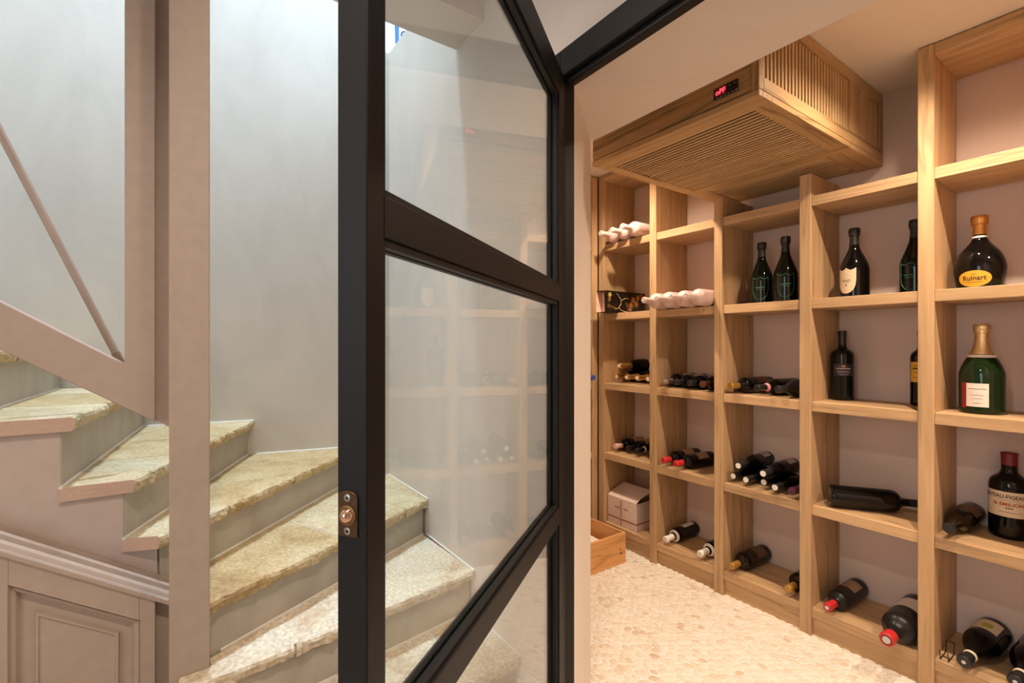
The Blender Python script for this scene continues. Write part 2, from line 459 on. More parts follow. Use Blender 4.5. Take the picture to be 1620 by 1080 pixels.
# ------------------------------------------------------------------ steel door frame
fr = thing('trim_1', 'slim black steel frame around the cellar doorway', 'door frame', (-0.55, YW, HF), kind='structure')
bx('jamb', M_STEEL, HX - 0.028, HX + 0.002, YW - 0.022, YW + 0.032, HF, 2.078, fr)
bx('jamb', M_STEEL, -0.082, -0.052, YW - 0.022, YW + 0.032, HF, 2.078, fr)
bx('head', M_STEEL, HX + 0.002, -0.082, YW - 0.022, YW + 0.032, 2.003, 2.078, fr)
bx('stop', M_BEAD, HX + 0.002, -0.082, YW - 0.006, YW + 0.02, 1.985, 2.003, fr)

# ------------------------------------------------------------------ open glazed door
DH = Vector((HX + 0.004, YW - 0.004, 0))
DD = Vector((0.586, -0.810, 0)).normalized()
DN = Vector((0.810, 0.586, 0)).normalized()
UZ = Vector((0, 0, 1))
door = thing('door_1', 'black steel glazed door standing open towards the stairs', 'door', DH + Vector((0, 0, HF)), kind='structure')
DL = 0.914; DT = 0.037


def db(name, mat, l0, l1, n0, n1, z0, z1, parent=door, bevel=0.0015):
    return MB().obox(DH, DD, DN, UZ, l0, l1, n0, n1, z0, z1).build(name, mat, parent, bevel)


zt = 2.0
db('stile', M_STEEL, DL - 0.030, DL, -DT, 0, HF + 0.01, zt)
db('stile', M_STEEL, 0.006, 0.075, -DT, 0, HF + 0.01, zt)
rails = [(1.925, zt), (1.366, 1.411), (0.768, 0.813), (HF + 0.01, HF + 0.16)]
for a, b in rails: db('rail', M_STEEL, 0.075, DL - 0.030, -DT, 0, a, b)
panes = [(1.411, 1.925), (0.813, 1.366), (HF + 0.16, 0.768)]
for a, b in panes:
    db('glass_pane', M_GLASS, 0.075, DL - 0.030, -0.021, -0.017, a, b, bevel=0)
    g = MB()
    for n0, n1 in ((-0.0165, -0.005), (-0.032, -0.0215)):
        g.obox(DH, DD, DN, UZ, DL - 0.040, DL - 0.030, n0, n1, a, b)
        g.obox(DH, DD, DN, UZ, 0.075, 0.087, n0, n1, a, b)
        g.obox(DH, DD, DN, UZ, 0.087, DL - 0.040, n0, n1, a, a + 0.009)
        g.obox(DH, DD, DN, UZ, 0.087, DL - 0.040, n0, n1, b - 0.009, b)
    g.build('glazing_bead', M_BEAD, door, 0.0008)
# roller catch let into the door edge
PO = DH + DD * DL + DN * (-DT * 0.60) + UZ * 1.0765
pl = MB()
pts = []
hw, hh = 0.0118, 0.0235
for i in range(12):
    a = PI * i / 11; pts.append((hw * math.cos(a), hh - 0.007 + 0.007 * math.sin(a)))
pts += [(-hw, -hh), (hw, -hh)]
k = len(pts)
vs = [PO + DN * p[0] + UZ * p[1] for p in pts] + [PO + DD * 0.0022 + DN * p[0] + UZ * p[1] for p in pts]
pl.add(vs, [tuple(range(k))[::-1], tuple(range(k, 2 * k))] + [(i, (i + 1) % k, k + (i + 1) % k, k + i) for i in range(k)])
plate = pl.build('catch_plate', M_BRONZE, door, 0.0006)


def orient(mb, start, o, ax, ay, az):
    for i in range(start, len(mb.v)):
        v = mb.v[i]; mb.v[i] = o + ax * v.x + ay * v.y + az * v.z


b = MB(); b.lathe([(0.0001, 0.0)] + [(0.0078 * math.cos(PI / 2 * i / 8), 0.008 * math.sin(PI / 2 * i / 8)) for i in range(8)] + [(0.0001, 0.008)], 24)
orient(b, 0, PO + DD * 0.002 - UZ * 0.0015, DN, UZ, DD)
b.build('catch_ball', M_COPPER, plate, smooth=True)
b = MB(); b.lathe([(0.0105, 0), (0.0105, 0.0012), (0.0082, 0.0016)], 24); orient(b, 0, PO + DD * 0.0022 - UZ * 0.0015, DN, UZ, DD)
b.build('catch_ring', plain('worn_brass', (0.22, 0.12, 0.05), 0.4, 0.9), plate)
for zz in (0.0165, -0.0175):
    b = MB(); b.lathe([(0.0040, 0), (0.0038, 0.0008), (0.0018, 0.0011)], 16); orient(b, 0, PO + DD * 0.0022 + UZ * zz, DN, UZ, DD)
    s = b.build('screw', M_SCREW, plate)
    b = MB()
    b.obox(PO + DD * 0.0034 + UZ * zz, DN, UZ, DD, -0.0022, 0.0022, -0.0005, 0.0005, 0, 0.0002)
    b.obox(PO + DD * 0.0034 + UZ * zz, DN, UZ, DD, -0.0005, 0.0005, -0.0022, 0.0022, 0, 0.00021)
    b.build('screw_slot', M_BEAD, plate)

# ------------------------------------------------------------------ staircase
ZS = [0.2475, 0.4074, 0.567, 0.727, 0.887, 1.065, 1.235]
NOSE = [  # inner end, outer end of each nosing line, lowest step first
    ((-1.155, -0.06), (-1.232, 0.898)),
    ((-1.400, -0.005), (-1.528, 0.898)),
    ((-1.4806, 0.0524), (-1.930, 0.898)),
    ((-1.612, -0.045), (wallB(0.765), 0.765)),
    ((-1.636, -0.100), (wallB(0.29), 0.29)),
    ((-1.636, -0.221), (wallB(-0.11), -0.11)),
    ((-1.636, -0.415), (wallB(-0.39), -0.39)),
    ((-1.640, -0.640), (wallB(-0.64), -0.64)),
]
JOINTS = [(0.45, 0.8), (0.30, 0.60), (0.50, 0.85), (0.22, 0.52, 0.80), (0.30, 0.62), (0.33, 0.7), (0.4, 0.75)]
stairs = thing('staircase', 'winding staircase of rough cream and ochre stone treads climbing left', 'staircase', (-1.5, 0.4, HF))
NOSET = 0.036
TONE = [[M_PALE] * 3, [M_PALE] * 3, [M_OCHRE, M_CREAM, M_CREAM], [M_CREAM, M_OCHRE, M_OCHRE, M_OCHRE], [M_CREAM, M_OCHRE, M_OCHRE], [M_CREAM, M_OCHRE, M_CREAM], [M_OCHRE] * 3]


def L2(a, b, t): return Vector((a[0] + (b[0] - a[0]) * t, a[1] + (b[1] - a[1]) * t))


def riser_line(k):
    a, b = Vector(NOSE[k][0]), Vector(NOSE[k][1])
    d = (b - a).normalized(); nrm = Vector((d.y, -d.x))       # towards the lower step
    if nrm.x < 0 and abs(nrm.x) > 0.3 or (abs(nrm.x) <= 0.3 and nrm.y < 0): nrm = -nrm
    back = nrm * -0.028
    return a + back, b + back, nrm


def stone(front, rear, z, side_mat_inner, seed, mat):
    """slab: front edge front[0]->front[1] rough, rear polyline follows; built with chipped nosing"""
    a, b = Vector(front[0]), Vector(front[1])
    d = (b - a); ln = d.length; d.normalize()
    n = Vector((d.y, -d.x))
    cen = sum((Vector(p) for p in rear), Vector((0, 0))) / len(rear)
    if (cen - a).dot(n) > 0: n = -n
    N = max(6, int(ln / 0.012))
    prof = [(0.0, 0.0035, 0.0), (0.006, 0.0030, -0.004), (0.009, 0.004, -0.013), (0.006, 0.006, -0.024), (0.002, 0.007, -NOSET)]
    mb = MB(); rows = []
    for r, (o, amp, dz) in enumerate(prof):
        row = []
        for i in range(N + 1):
            p = a + d * (ln * i / N)
            q = Vector((p.x * 28 + seed, p.y * 28, r * 0.35))
            big = noise.noise(Vector((p.x * 9 + seed, p.y * 9, 3.3))) * 0.005
            off = o - 0.008 + noise.noise(q) * amp * 1.6 + noise.noise(q * 2.7) * amp + big
            zz = z + dz + (noise.noise(q * 1.3) * 0.003 if 0 < r < 4 else 0) - (max(0, noise.noise(q * 0.6 + Vector((9, 0, 0)))) * 0.006 if r == 0 else 0)
            row.append(Vector((p.x + n.x * off, p.y + n.y * off, zz)))
        rows.append(row)
    # a second row set back keeps the top flat
    back = [Vector((a.x + d.x * ln * i / N - n.x * 0.02, a.y + d.y * ln * i / N - n.y * 0.02, z + noise.noise(Vector((i * .7 + seed, 1, 2))) * 0.0008)) for i in range(N + 1)]
    rows = [back] + rows
    k = 0
    vs = [v for row in rows for v in row]; W = N + 1
    fs = []
    for r in range(len(rows) - 1):
        for i in range(N): fs.append((r * W + i, r * W + i + 1, (r + 1) * W + i + 1, (r + 1) * W + i))
    base = len(vs)
    rv = [Vector((p[0], p[1], z)) for p in rear]; vs += rv
    rb = [Vector((p[0], p[1], z - NOSET)) for p in rear]; vs += rb
    m = len(rear)
    top = [i for i in range(N + 1)] + [base + i for i in range(m)]
    bot = [(len(rows) - 1) * W + i for i in range(N + 1)] + [base + m + i for i in range(m)]
    fs.append(tuple(top)); fs.append(tuple(bot[::-1]))
    mi = [0] * len(fs)
    # ends
    e1 = [r * W + N for r in range(len(rows))] + [base + m, base]
    e0 = [r * W for r in range(len(rows))] + [base + 2 * m - 1, base + m - 1]
    fs.append(tuple(e1)); mi.append(0)
    fs.append(tuple(e0)); mi.append(1 if side_mat_inner else 0)
    for i in range(m - 1):
        fs.append((base + i, base + i + 1, base + m + i + 1, base + m + i)); mi.append(0)
    mb.v = vs; mb.f = [list(f) for f in fs]; mb.m = mi
    o = mb.build('tread_stone', [mat, M_SAWN], stairs)
    return o


XS = -1.652
for k in range(7):
    z = ZS[k]
    n0, n1 = Vector(NOSE[k][0]), Vector(NOSE[k][1])
    ra, rb, nn = riser_line(k + 1)
    r0, r1 = ra - nn * 0.002, rb - nn * 0.002
    if k == 1:                       # the tread that wraps in front of the post
        r0 = Vector((-1.466, 0.0)); rear_in = [Vector((-1.466, 0.066)), Vector((-1.51, 0.066))]
    elif k == 0: rear_in = []
    else: rear_in = []
    corner = Vector((wallB(YW), YW - 0.002)) if k == 2 else None
    js = [0.0] + list(JOINTS[k]) + [1.0]
    # the rear edge as a straight line r0..r1 (riser line); inner pieces handled below
    rs, re = (rear_in[-1] if rear_in else r0), r1
    for i in range(len(js) - 1):
        g = 0.0035
        s0, s1 = js[i], js[i + 1]
        f0, f1 = L2(n0, n1, s0), L2(n0, n1, s1)
        q0, q1 = L2(rs, re, s0), L2(rs, re, s1)
        dv = (f1 - f0).normalized()
        if i > 0: f0 = f0 + dv * g; q0 = q0 + (q1 - q0).normalized() * g
        if i < len(js) - 2: f1 = f1 - dv * g; q1 = q1 - (q1 - q0).normalized() * g
        rear = [q1, q0]
        if corner and i == len(js) - 2: rear = [corner, q1, q0]
        if i == 0 and k == 1: rear = [q1] + rear_in[::-1] + [r0]
        if i == 0 and k == 2: rear = [q1, q0, Vector((-1.575, 0.072))]
        stone((f0, f1), rear, z, i == 0 and k >= 1, 10 * k + 3.1 * i, TONE[k][i])
    # mortar bed shows in the joints
    bed = [L2(n0, n1, 0.02) - nn * 0.0, L2(n0, n1, 1.0)]
    inn = (n0 - n1).normalized()
    dn = Vector((inn.y, -inn.x))
    mid = (Vector(r0) + Vector(r1)) / 2 - (n0 + n1) / 2
    if dn.dot(mid) < 0: dn = -dn
    b0, b1 = L2(n0, n1, 0.03) + dn * 0.012, L2(n0, n1, 1.0) + dn * 0.012
    poly = [b0, b1] + ([corner] if corner else []) + [L2(rs, re, 1.0), L2(rs, re, 0.05)]
    MB().prism([tuple(p) for p in poly], 'z', z - NOSET + 0.004, z - 0.002).build('mortar_bed', M_MORTAR, stairs)
    # riser below this tread
    qa, qb, nr = riser_line(k)
    zb = ZS[k - 1] if k else HF
    t = nr * -0.03
    if k >= 3: qa = L2(qa, qb, (XS - 0.001 - qa.x) / (qb.x - qa.x)) if qa.x > XS else qa
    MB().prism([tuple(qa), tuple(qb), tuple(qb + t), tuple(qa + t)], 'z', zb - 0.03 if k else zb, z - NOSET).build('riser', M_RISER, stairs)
    # mortar fillet at the back of the tread
    if k < 6:
        fa, fb, fn = riser_line(k + 1)
        MB().tube([(*(fa + fn * 0.001 + (fb - fa) * (0.06 if k == 1 else 0.0)), z), (*(fb + fn * 0.001), z)], 0.0045, 6).build('mortar_fillet', M_MORTAR, stairs)
# mortar fillets along the wall
for k, pts in ((0, [(-1.232, .898), (-1.545, .898)]), (1, [(-1.528, .898), (-1.945, .898)]), (2, [(-1.93, .898), (wallB(.898), .898), (wallB(.78) + .002, .78)]),
               (3, [(wallB(.765) + .002, .765), (wallB(.30) + .002, .30)]), (4, [(wallB(.29) + .002, .29), (wallB(-.14) + .002, -.14)])):
    MB().tube([(p[0], p[1], ZS[k] + 0.001) for p in pts], 0.0045, 6).build('mortar_fillet', M_MORTAR, stairs)
# solid core under the treads (plastered flank seen below the tread ends)
XS = -1.652
prof = [(-1.2, HF), (-0.052, HF), (-0.052, ZS[3] - NOSET), (-0.126, ZS[3] - NOSET), (-0.126, ZS[4] - NOSET), (-0.250, ZS[4] - NOSET), (-0.250, ZS[5] - NOSET),
        (-0.452, ZS[5] - NOSET), (-0.452, ZS[6] - NOSET), (-1.2, ZS[6] - NOSET)]
MB().prism(prof, 'x', XS - 0.05, XS).build('stringer', M_STRING, stairs)

# ------------------------------------------------------------------ post, open frame, cupboard under the stairs
post = bx('trim_2', M_TAUPE, -1.56, -1.468, -0.0226, 0.064, HF, 2.42, bevel=0.0025)
structure(post, 'taupe painted square post at the foot of the stairs', 'post')
fx0, fx1 = -1.60, -1.55
SL = 0.675


def zband(y): return 1.030 + (-0.0266 - y) * SL
def zcap(y): return 1.2 + (-0.115 - y) * SL


frm = thing('trim_3', 'taupe painted frame with a sloping rail beside the stairs', 'stair frame', (-1.57, -0.3, 1.0), kind='structure')
MB().prism([(-0.053, zband(-0.053)), (-0.053, 2.42), (-0.1155, 2.42), (-0.1155, zcap(-0.1155)), (-1.2, zcap(-1.2)), (-1.2, zband(-1.2))], 'x', fx0, fx1).build('sloping_frame', M_TAUPE, frm, 0.002)
MB().prism([(-0.023, zband(-0.023)), (-0.023, 2.42), (-0.0535, 2.42), (-0.0535, zband(-0.0535))], 'x', fx0, fx1 - 0.028).build('recessed_strip', M_TAUPE, frm)
# cupboard face
def zm(y): return 0.628 + (-0.023 - y) * SL          # top of the moulding
cup = thing('understair_cupboard', 'taupe raised panel cupboard under the stairs, its top sloping with the moulding', 'cupboard', (-1.57, -0.3, HF))
YL, YR = -0.322, -0.0858
dz = -0.062


def zs(y): return zm(y) + dz


face = MB()
xf = -1.55
def ztop(y): return 0.539 + (-0.0858 - y) * SL
face.prism([(YR, HF), (YR, ztop(YR)), (YR, zs(YR)), (-0.053, zs(-0.053)), (-0.053, HF)], 'x', fx0, xf)
face.prism([(YL, ztop(YL)), (YR, ztop(YR)), (YR, zs(YR)), (YL, zs(YL))], 'x', fx0, xf)
face.prism([(-1.2, HF), (YL, HF), (YL, zs(YL)), (-1.2, zs(-1.2))], 'x', fx0, xf)
face.build('cupboard_frame', M_TAUPE, cup, 0.0012)
MB().prism([(-0.023, HF), (-0.023, zs(-0.023)), (-0.0535, zs(-0.0535)), (-0.0535, HF)], 'x', fx0, xf - 0.028).build('recessed_strip', M_TAUPE, cup)


def quad_ring(mb, y0, y1, zo, d0, d1, x0, x1):
    """sloped-top frame: outline inset d0 at depth x0 to inset d1 at depth x1 (open at the bottom)"""
    def out(d): return [(y0 + d, HF), (y0 + d, zo(y0 + d) - d * 1.2), (y1 - d, zo(y1 - d) - d * 1.2), (y1 - d, HF)]
    A, B = out(d0), out(d1)
    vs = [(x0, p[0], p[1]) for p in A] + [(x1, p[0], p[1]) for p in B]
    mb.add(vs, [(0, 1, 5, 4), (1, 2, 6, 5), (2, 3, 7, 6)])


mo = MB()
quad_ring(mo, YL, YR, ztop, 0.0, 0.003, xf + 0.001, xf - 0.006)
quad_ring(mo, YL, YR, ztop, 0.003, 0.010, xf - 0.006, xf - 0.008)
quad_ring(mo, YL, YR, ztop, 0.010, 0.016, xf - 0.008, xf - 0.020)
mo.build('panel_moulding', M_TAUPE, cup)
d = 0.016
pn = MB()
quad_ring(pn, YL, YR, ztop, 0.016, 0.040, xf - 0.020, xf - 0.020)
quad_ring(pn, YL, YR, ztop, 0.040, 0.043, xf - 0.020, xf - 0.010)
quad_ring(pn, YL, YR, ztop, 0.043, 0.047, xf - 0.010, xf - 0.010)
quad_ring(pn, YL, YR, ztop, 0.047, 0.050, xf - 0.010, xf - 0.014)
dd = 0.050
pn.add([(xf - 0.014, YL + dd, HF), (xf - 0.014, YL + dd, ztop(YL + dd) - dd * 1.2), (xf - 0.014, YR - dd, ztop(YR - dd) - dd * 1.2), (xf - 0.014, YR - dd, HF)], [(0, 1, 2, 3)])
pn.build('raised_panel', M_TAUPE, cup)
# sloping moulding above the cupboard: profile swept along the slope
prof = [(XS, -0.044), (XS + 0.018, -0.040), (XS + 0.020, -0.052), (XS + 0.030, -0.054), (XS + 0.036, -0.046), (XS + 0.046, -0.040), (XS + 0.054, -0.044), (XS + 0.057, -0.056),
        (XS + 0.066, -0.058), (XS + 0.070, -0.050), (XS + 0.080, -0.046), (XS + 0.090, -0.050), (XS + 0.094, -0.060), (XS + 0.108, -0.062), (XS + 0.108, -0.072), (XS, -0.095)]
k = len(prof)
ys = (-1.2, -0.024)
vs = [(p[0], y, zm(y) + 0.006 + p[1] * 1.0) for y in ys for p in prof]
mm = MB().add(vs, [(i, (i + 1) % k, k + (i + 1) % k, k + i) for i in range(k)] + [tuple(range(k))[::-1], tuple(range(k, 2 * k))]).build('trim_4', M_TAUPE)
structure(mm, 'taupe sloping moulding over the cupboard under the stairs', 'moulding')
# hand rail
a = Vector((-1.75, -0.139, 1.200)); b = Vector((-1.75, -0.378, 1.795))
dr = (b - a).normalized()
rail = thing('handrail', 'slim taupe handrail rod slanting across the stair opening', 'handrail', a)
MB().tube([a, a + dr * 1.3], 0.0098, 16).build('rod', M_TAUPE, rail, smooth=True)
MB().tube([a - dr * 0.012, a - dr * 0.004, a + dr * 0.03], [0.006, 0.0102, 0.0106], 16).build('end_cap', plain('worn_cap', (0.3, 0.2, 0.14), 0.4), rail, smooth=True)
# skirting in the hall
sk = MB().prism([(YW, HF), (YW - 0.016, HF), (YW - 0.016, 0.175), (YW - 0.012, 0.183), (YW - 0.012, 0.195), (YW - 0.006, 0.205), (YW - 0.005, 0.215), (YW, 0.216)], 'x', -1.232, HX - 0.028).build('baseboard_back', M_WHITE)
structure(sk, 'white moulded baseboard at the foot of the stairs', 'baseboard')
# the landing's picture, a sliver of which shows over the beam
up = thing('wall_hanging', 'small blue hanging glimpsed on the white landing above the stairs', 'hanging', (-3.39, 1.36, 3.6))
MB().prism([(1.318, 3.50), (1.340, 3.492), (1.345, 3.80), (1.312, 3.80)], 'x', -3.398, -3.388).build('blue_strip', plain('blue_cloth', (0.07, 0.16, 0.40), 0.6), up)
hoop = [(-3.393, 1.392 + 0.030 * math.cos(t), 3.575 + 0.035 * math.sin(t)) for t in [2 * PI * i / 20 for i in range(21)]]
MB().tube(hoop, 0.005, 8).build('hoop', plain('navy_hoop', (0.04, 0.06, 0.12), 0.5), up, smooth=True)
# unseen window added behind the viewpoint to go with the fill light
wn = thing('window_1', 'added white window frame around the fill light behind the viewpoint', 'window', (0.05, -2.0, 0.85), kind='structure')
for x0, x1, z0_, z1_ in ((-0.5, -0.44, 0.85, 2.25), (0.54, 0.60, 0.85, 2.25), (-0.44, 0.54, 0.85, 0.91), (-0.44, 0.54, 2.19, 2.25), (0.02, 0.08, 0.91, 2.19)):
    bx('added_window_bar', M_WHITE, x0, x1, -1.999, -1.96, z0_, z1_, wn)
MB().box(-0.44, 0.02, -1.992, -1.988, 0.91, 2.19).box(0.08, 0.54, -1.992, -1.988, 0.91, 2.19).build('added_window_pane', M_GLASS, wn)

# ------------------------------------------------------------------ wine racks
YF, YB = 2.215, 2.504
UX = [-2.188, -1.783, -1.380, -0.976, -0.571, -0.166, 0.239, 0.644]
UW = 0.046
ZR = [1.887, 1.447, 1.006, 0.563, 0.122]
ST = 0.042
rack = thing('wine_rack', 'tall light oak wine rack along the back wall of the cellar', 'wine rack', (-0.8, YF, 0))
for i, x in enumerate(UX):
    top = 1.986 if i in (2, 3) else 2.331
    bx('upright', WZ, x, x + UW, YF, YB, 0.0, top, rack, 0.002)
for i in range(7):
    x0, x1 = UX[i] + UW, UX[i + 1]
    for z in ZR:
        bx('shelf', WX, x0, x1, YF + 0.006, YB, z - ST, z, rack, 0.0018)
    bx('kickboard', WX, x0, x1, YF + 0.018, YF + 0.036, 0.0, ZR[4] - ST, rack, 0.001)
    if i not in (1, 2, 3):
        bx('top_board', WX, x0, x1, YF + 0.004, YB, 2.292, 2.331, rack, 0.0015)
lr = thing('wine_rack', 'side wine rack glimpsed at the left corner of the cellar beside the door reveal', 'wine rack', (-2.30, 1.9, 0))
lx0, lx1 = -2.49, -2.192
for y in (2.165, 1.76, 1.355):
    bx('upright', WZ, lx0, lx1, y, y + UW, 0, 2.331, lr, 0.002)
for y0, y1 in ((1.806, 2.165), (1.401, 1.76)):
    for z in ZR: bx('shelf', WY, lx0, lx1 - 0.006, y0, y1, z - ST, z, lr, 0.0018)
    bx('kickboard', WY, lx1 - 0.036, lx1 - 0.018, y0, y1, 0, ZR[4] - ST, lr, 0.001)
    bx('top_board', WY, lx0, lx1 - 0.004, y0, y1, 2.292, 2.331, lr, 0.001)

# ------------------------------------------------------------------ climate cabinet under the ceiling
AX0, AX1, AY0, AY1, AZ0, AZ1 = -1.489, -0.764, 1.469, 2.505, 2.024, 2.333
cab = thing('climate_cabinet', 'slatted oak cabinet hiding the cooling unit under the cellar ceiling', 'cabinet', ((AX0 + AX1) / 2, 1.98, AZ0))
bx('front_panel', VX, AX0, AX1 - 0.028, AY0 + 0.003, AY0 + 0.022, AZ0 + 0.026, AZ1, cab, 0.001)
bx('front_rail', VX, AX0, AX1, AY0, AY0 + 0.022, AZ0, AZ0 + 0.022, cab, 0.0015)
bx('corner_post', VZ, AX1 - 0.027, AX1, AY0, AY0 + 0.030, AZ0 + 0.0225, AZ1, cab, 0.0015)
bx('side_panel', VY, AX0, AX0 + 0.018, AY0 + 0.022, AY1, AZ0 + 0.022, AZ1, cab, 0.001)
# right side: rails, stiles, slats
bx('side_rail', VY, AX1 - 0.022, AX1, AY0 + 0.030, AY1, AZ0 + 0.0225, AZ0 + 0.066, cab, 0.0015)
bx('side_rail', VY, AX1 - 0.022, AX1, AY0 + 0.030, AY1, AZ1 - 0.044, AZ1, cab, 0.0015)
for y0, y1 in ((2.155, 2.240), (2.468, AY1)):
    bx('side_stile', VZ, AX1 - 0.022, AX1, y0, y1, AZ0 + 0.066, AZ1 - 0.044, cab, 0.001)
bx('shade_sheet', M_DARK, AX1 - 0.06, AX1 - 0.05, AY0 + 0.03, AY1 - 0.01, AZ0 + 0.03, AZ1 - 0.01, cab, 0)  # dark sheet standing in for shade between the side slats
slat0 = None


def slats(mat, n, fn):
    base = None
    for i in range(n):
        loc, dims = fn(i)
        if base is None:
            m = MB().box(-dims[0] / 2, dims[0] / 2, -dims[1] / 2, dims[1] / 2, -dims[2] / 2, dims[2] / 2)
            base = m.build('slat', mat, cab, 0.001, world=False)
            o = base
        else:
            o = base.copy(); link(o)
        o.parent = cab
        o.location = Vector(loc) - Vector(cab.location)


zc = (AZ0 + 0.066 + AZ1 - 0.044) / 2; zh = AZ1 - 0.044 - AZ0 - 0.066
n = 27
slats(SLZ, n, lambda i: ((AX1 - 0.009, 1.499 + (2.155 - 1.499) * (i + 0.5) / n, zc), (0.006, 0.0125, zh)))
n = 9
slats(SLZ, n, lambda i: ((AX1 - 0.010, 2.240 + (2.468 - 2.240) * (i + 0.5) / n, zc), (0.006, 0.0125, zh)))
# underside: frame, grille, rear section
bx('bottom_rail', VX, AX0 + 0.0, AX1, AY0 + 0.0225, 1.550, AZ0 + 0.001, AZ0 + 0.021, cab, 0.001)
bx('bottom_stile', VY, AX0, -1.436, 1.5505, 2.120, AZ0 + 0.001, AZ0 + 0.021, cab, 0.001)
bx('bottom_stile', VY, -0.826, AX1, 1.5505, 2.120, AZ0 + 0.001, AZ0 + 0.021, cab, 0.001)
bx('bottom_rail', VX, AX0, AX1, 2.1205, 2.192, AZ0 + 0.001, AZ0 + 0.021, cab, 0.001)
bx('shade_sheet', M_DARK, AX0 + 0.02, AX1 - 0.023, 1.50, 2.49, AZ0 + 0.034, AZ0 + 0.040, cab, 0)  # dark sheet painting the grille gaps as shaded
n = 25
slats(SLX, n, lambda i: ((-1.131, 1.5505 + (2.120 - 1.5505) * (i + 0.5) / n, AZ0 + 0.0065), (0.61, 0.0098, 0.005)))
bx('bottom_stile', VY, AX0, -1.40, 2.1925, AY1, AZ0 + 0.001, AZ0 + 0.021, cab, 0.001)
bx('bottom_stile', VY, -0.86, AX1, 2.1925, AY1, AZ0 + 0.001, AZ0 + 0.021, cab, 0.001)
n = 14
slats(SLX, n, lambda i: ((-1.13, 2.1925 + (AY1 - 2.1925) * (i + 0.5) / n, AZ0 + 0.0075), (0.54, 0.0098, 0.005)))


# ------------------------------------------------------------------ lettering
def text_mesh(body, size, bold=0.0, sx=1.0):
    cu = bpy.data.curves.new('txt', 'FONT'); cu.body = body; cu.size = size; cu.align_x = 'CENTER'; cu.align_y = 'CENTER'
    cu.offset = bold; cu.resolution_u = 3
    o = bpy.data.objects.new('txt', cu); C.objects.link(o)
    dg = bpy.context.evaluated_depsgraph_get()
    me = bpy.data.meshes.new_from_object(o.evaluated_get(dg))
    vs = [(v.co.x * sx, v.co.y) for v in me.vertices]; fs = [tuple(p.vertices) for p in me.polygons]
    bpy.data.objects.remove(o); bpy.data.curves.remove(cu); bpy.data.meshes.remove(me)
    return vs, fs


disp = MB().box(-0.916, -0.832, AY0 - 0.001, AY0 + 0.004, 2.068, 2.106).build('control_display', plain('display_black', (0.012, 0.011, 0.012), 0.25), cab, 0.001)
bx('display_window', plain('display_red_glow', (0.10, 0.004, 0.006), 0.3, emit=(0.4, 0.0, 0.01), es=0.12), -0.910, -0.870, AY0 - 0.0016, AY0, 2.076, 2.103, disp, 0)
tv, tf = text_mesh('oFF', 0.024, 0.0006, 1.0)
MB().add([(-0.891 + x, AY0 - 0.0020, 2.0885 + y) for x, y in tv], tf).build('display_digits', plain('display_digits', (0.8, 0.05, 0.06), 0.4, emit=(1.0, 0.06, 0.09), es=2.2), disp)
mk = MB()
for x in (-0.905, -0.893, -0.88, -0.866, -0.852, -0.84): mk.box(x, x + 0.006, AY0 - 0.0016, AY0 - 0.0005, 2.070, 2.0735)
for x in (-0.862, -0.846): mk.box(x, x + 0.005, AY0 - 0.0016, AY0 - 0.0005, 2.095, 2.099)
mk.build('display_keys', plain('key_grey', (0.28, 0.28, 0.30), 0.5), disp)

# ------------------------------------------------------------------ bottles
def chaikin(pts, it=2):
    for _ in range(it):
        q = [pts[0]]
        for i in range(len(pts) - 1):
            a, b = pts[i], pts[i + 1]
            q.append((a[0] * .75 + b[0] * .25, a[1] * .75 + b[1] * .25))
            q.append((a[0] * .25 + b[0] * .75, a[1] * .25 + b[1] * .75))
        q.append(pts[-1]); pts = q
    return pts


def prof_r(prof, z):
    for i in range(len(prof) - 1):
        a, b = prof[i], prof[i + 1]
        if a[1] <= z <= b[1] and b[1] > a[1]:
            return a[0] + (b[0] - a[0]) * (z - a[1]) / (b[1] - a[1])
    return prof[-1][0]


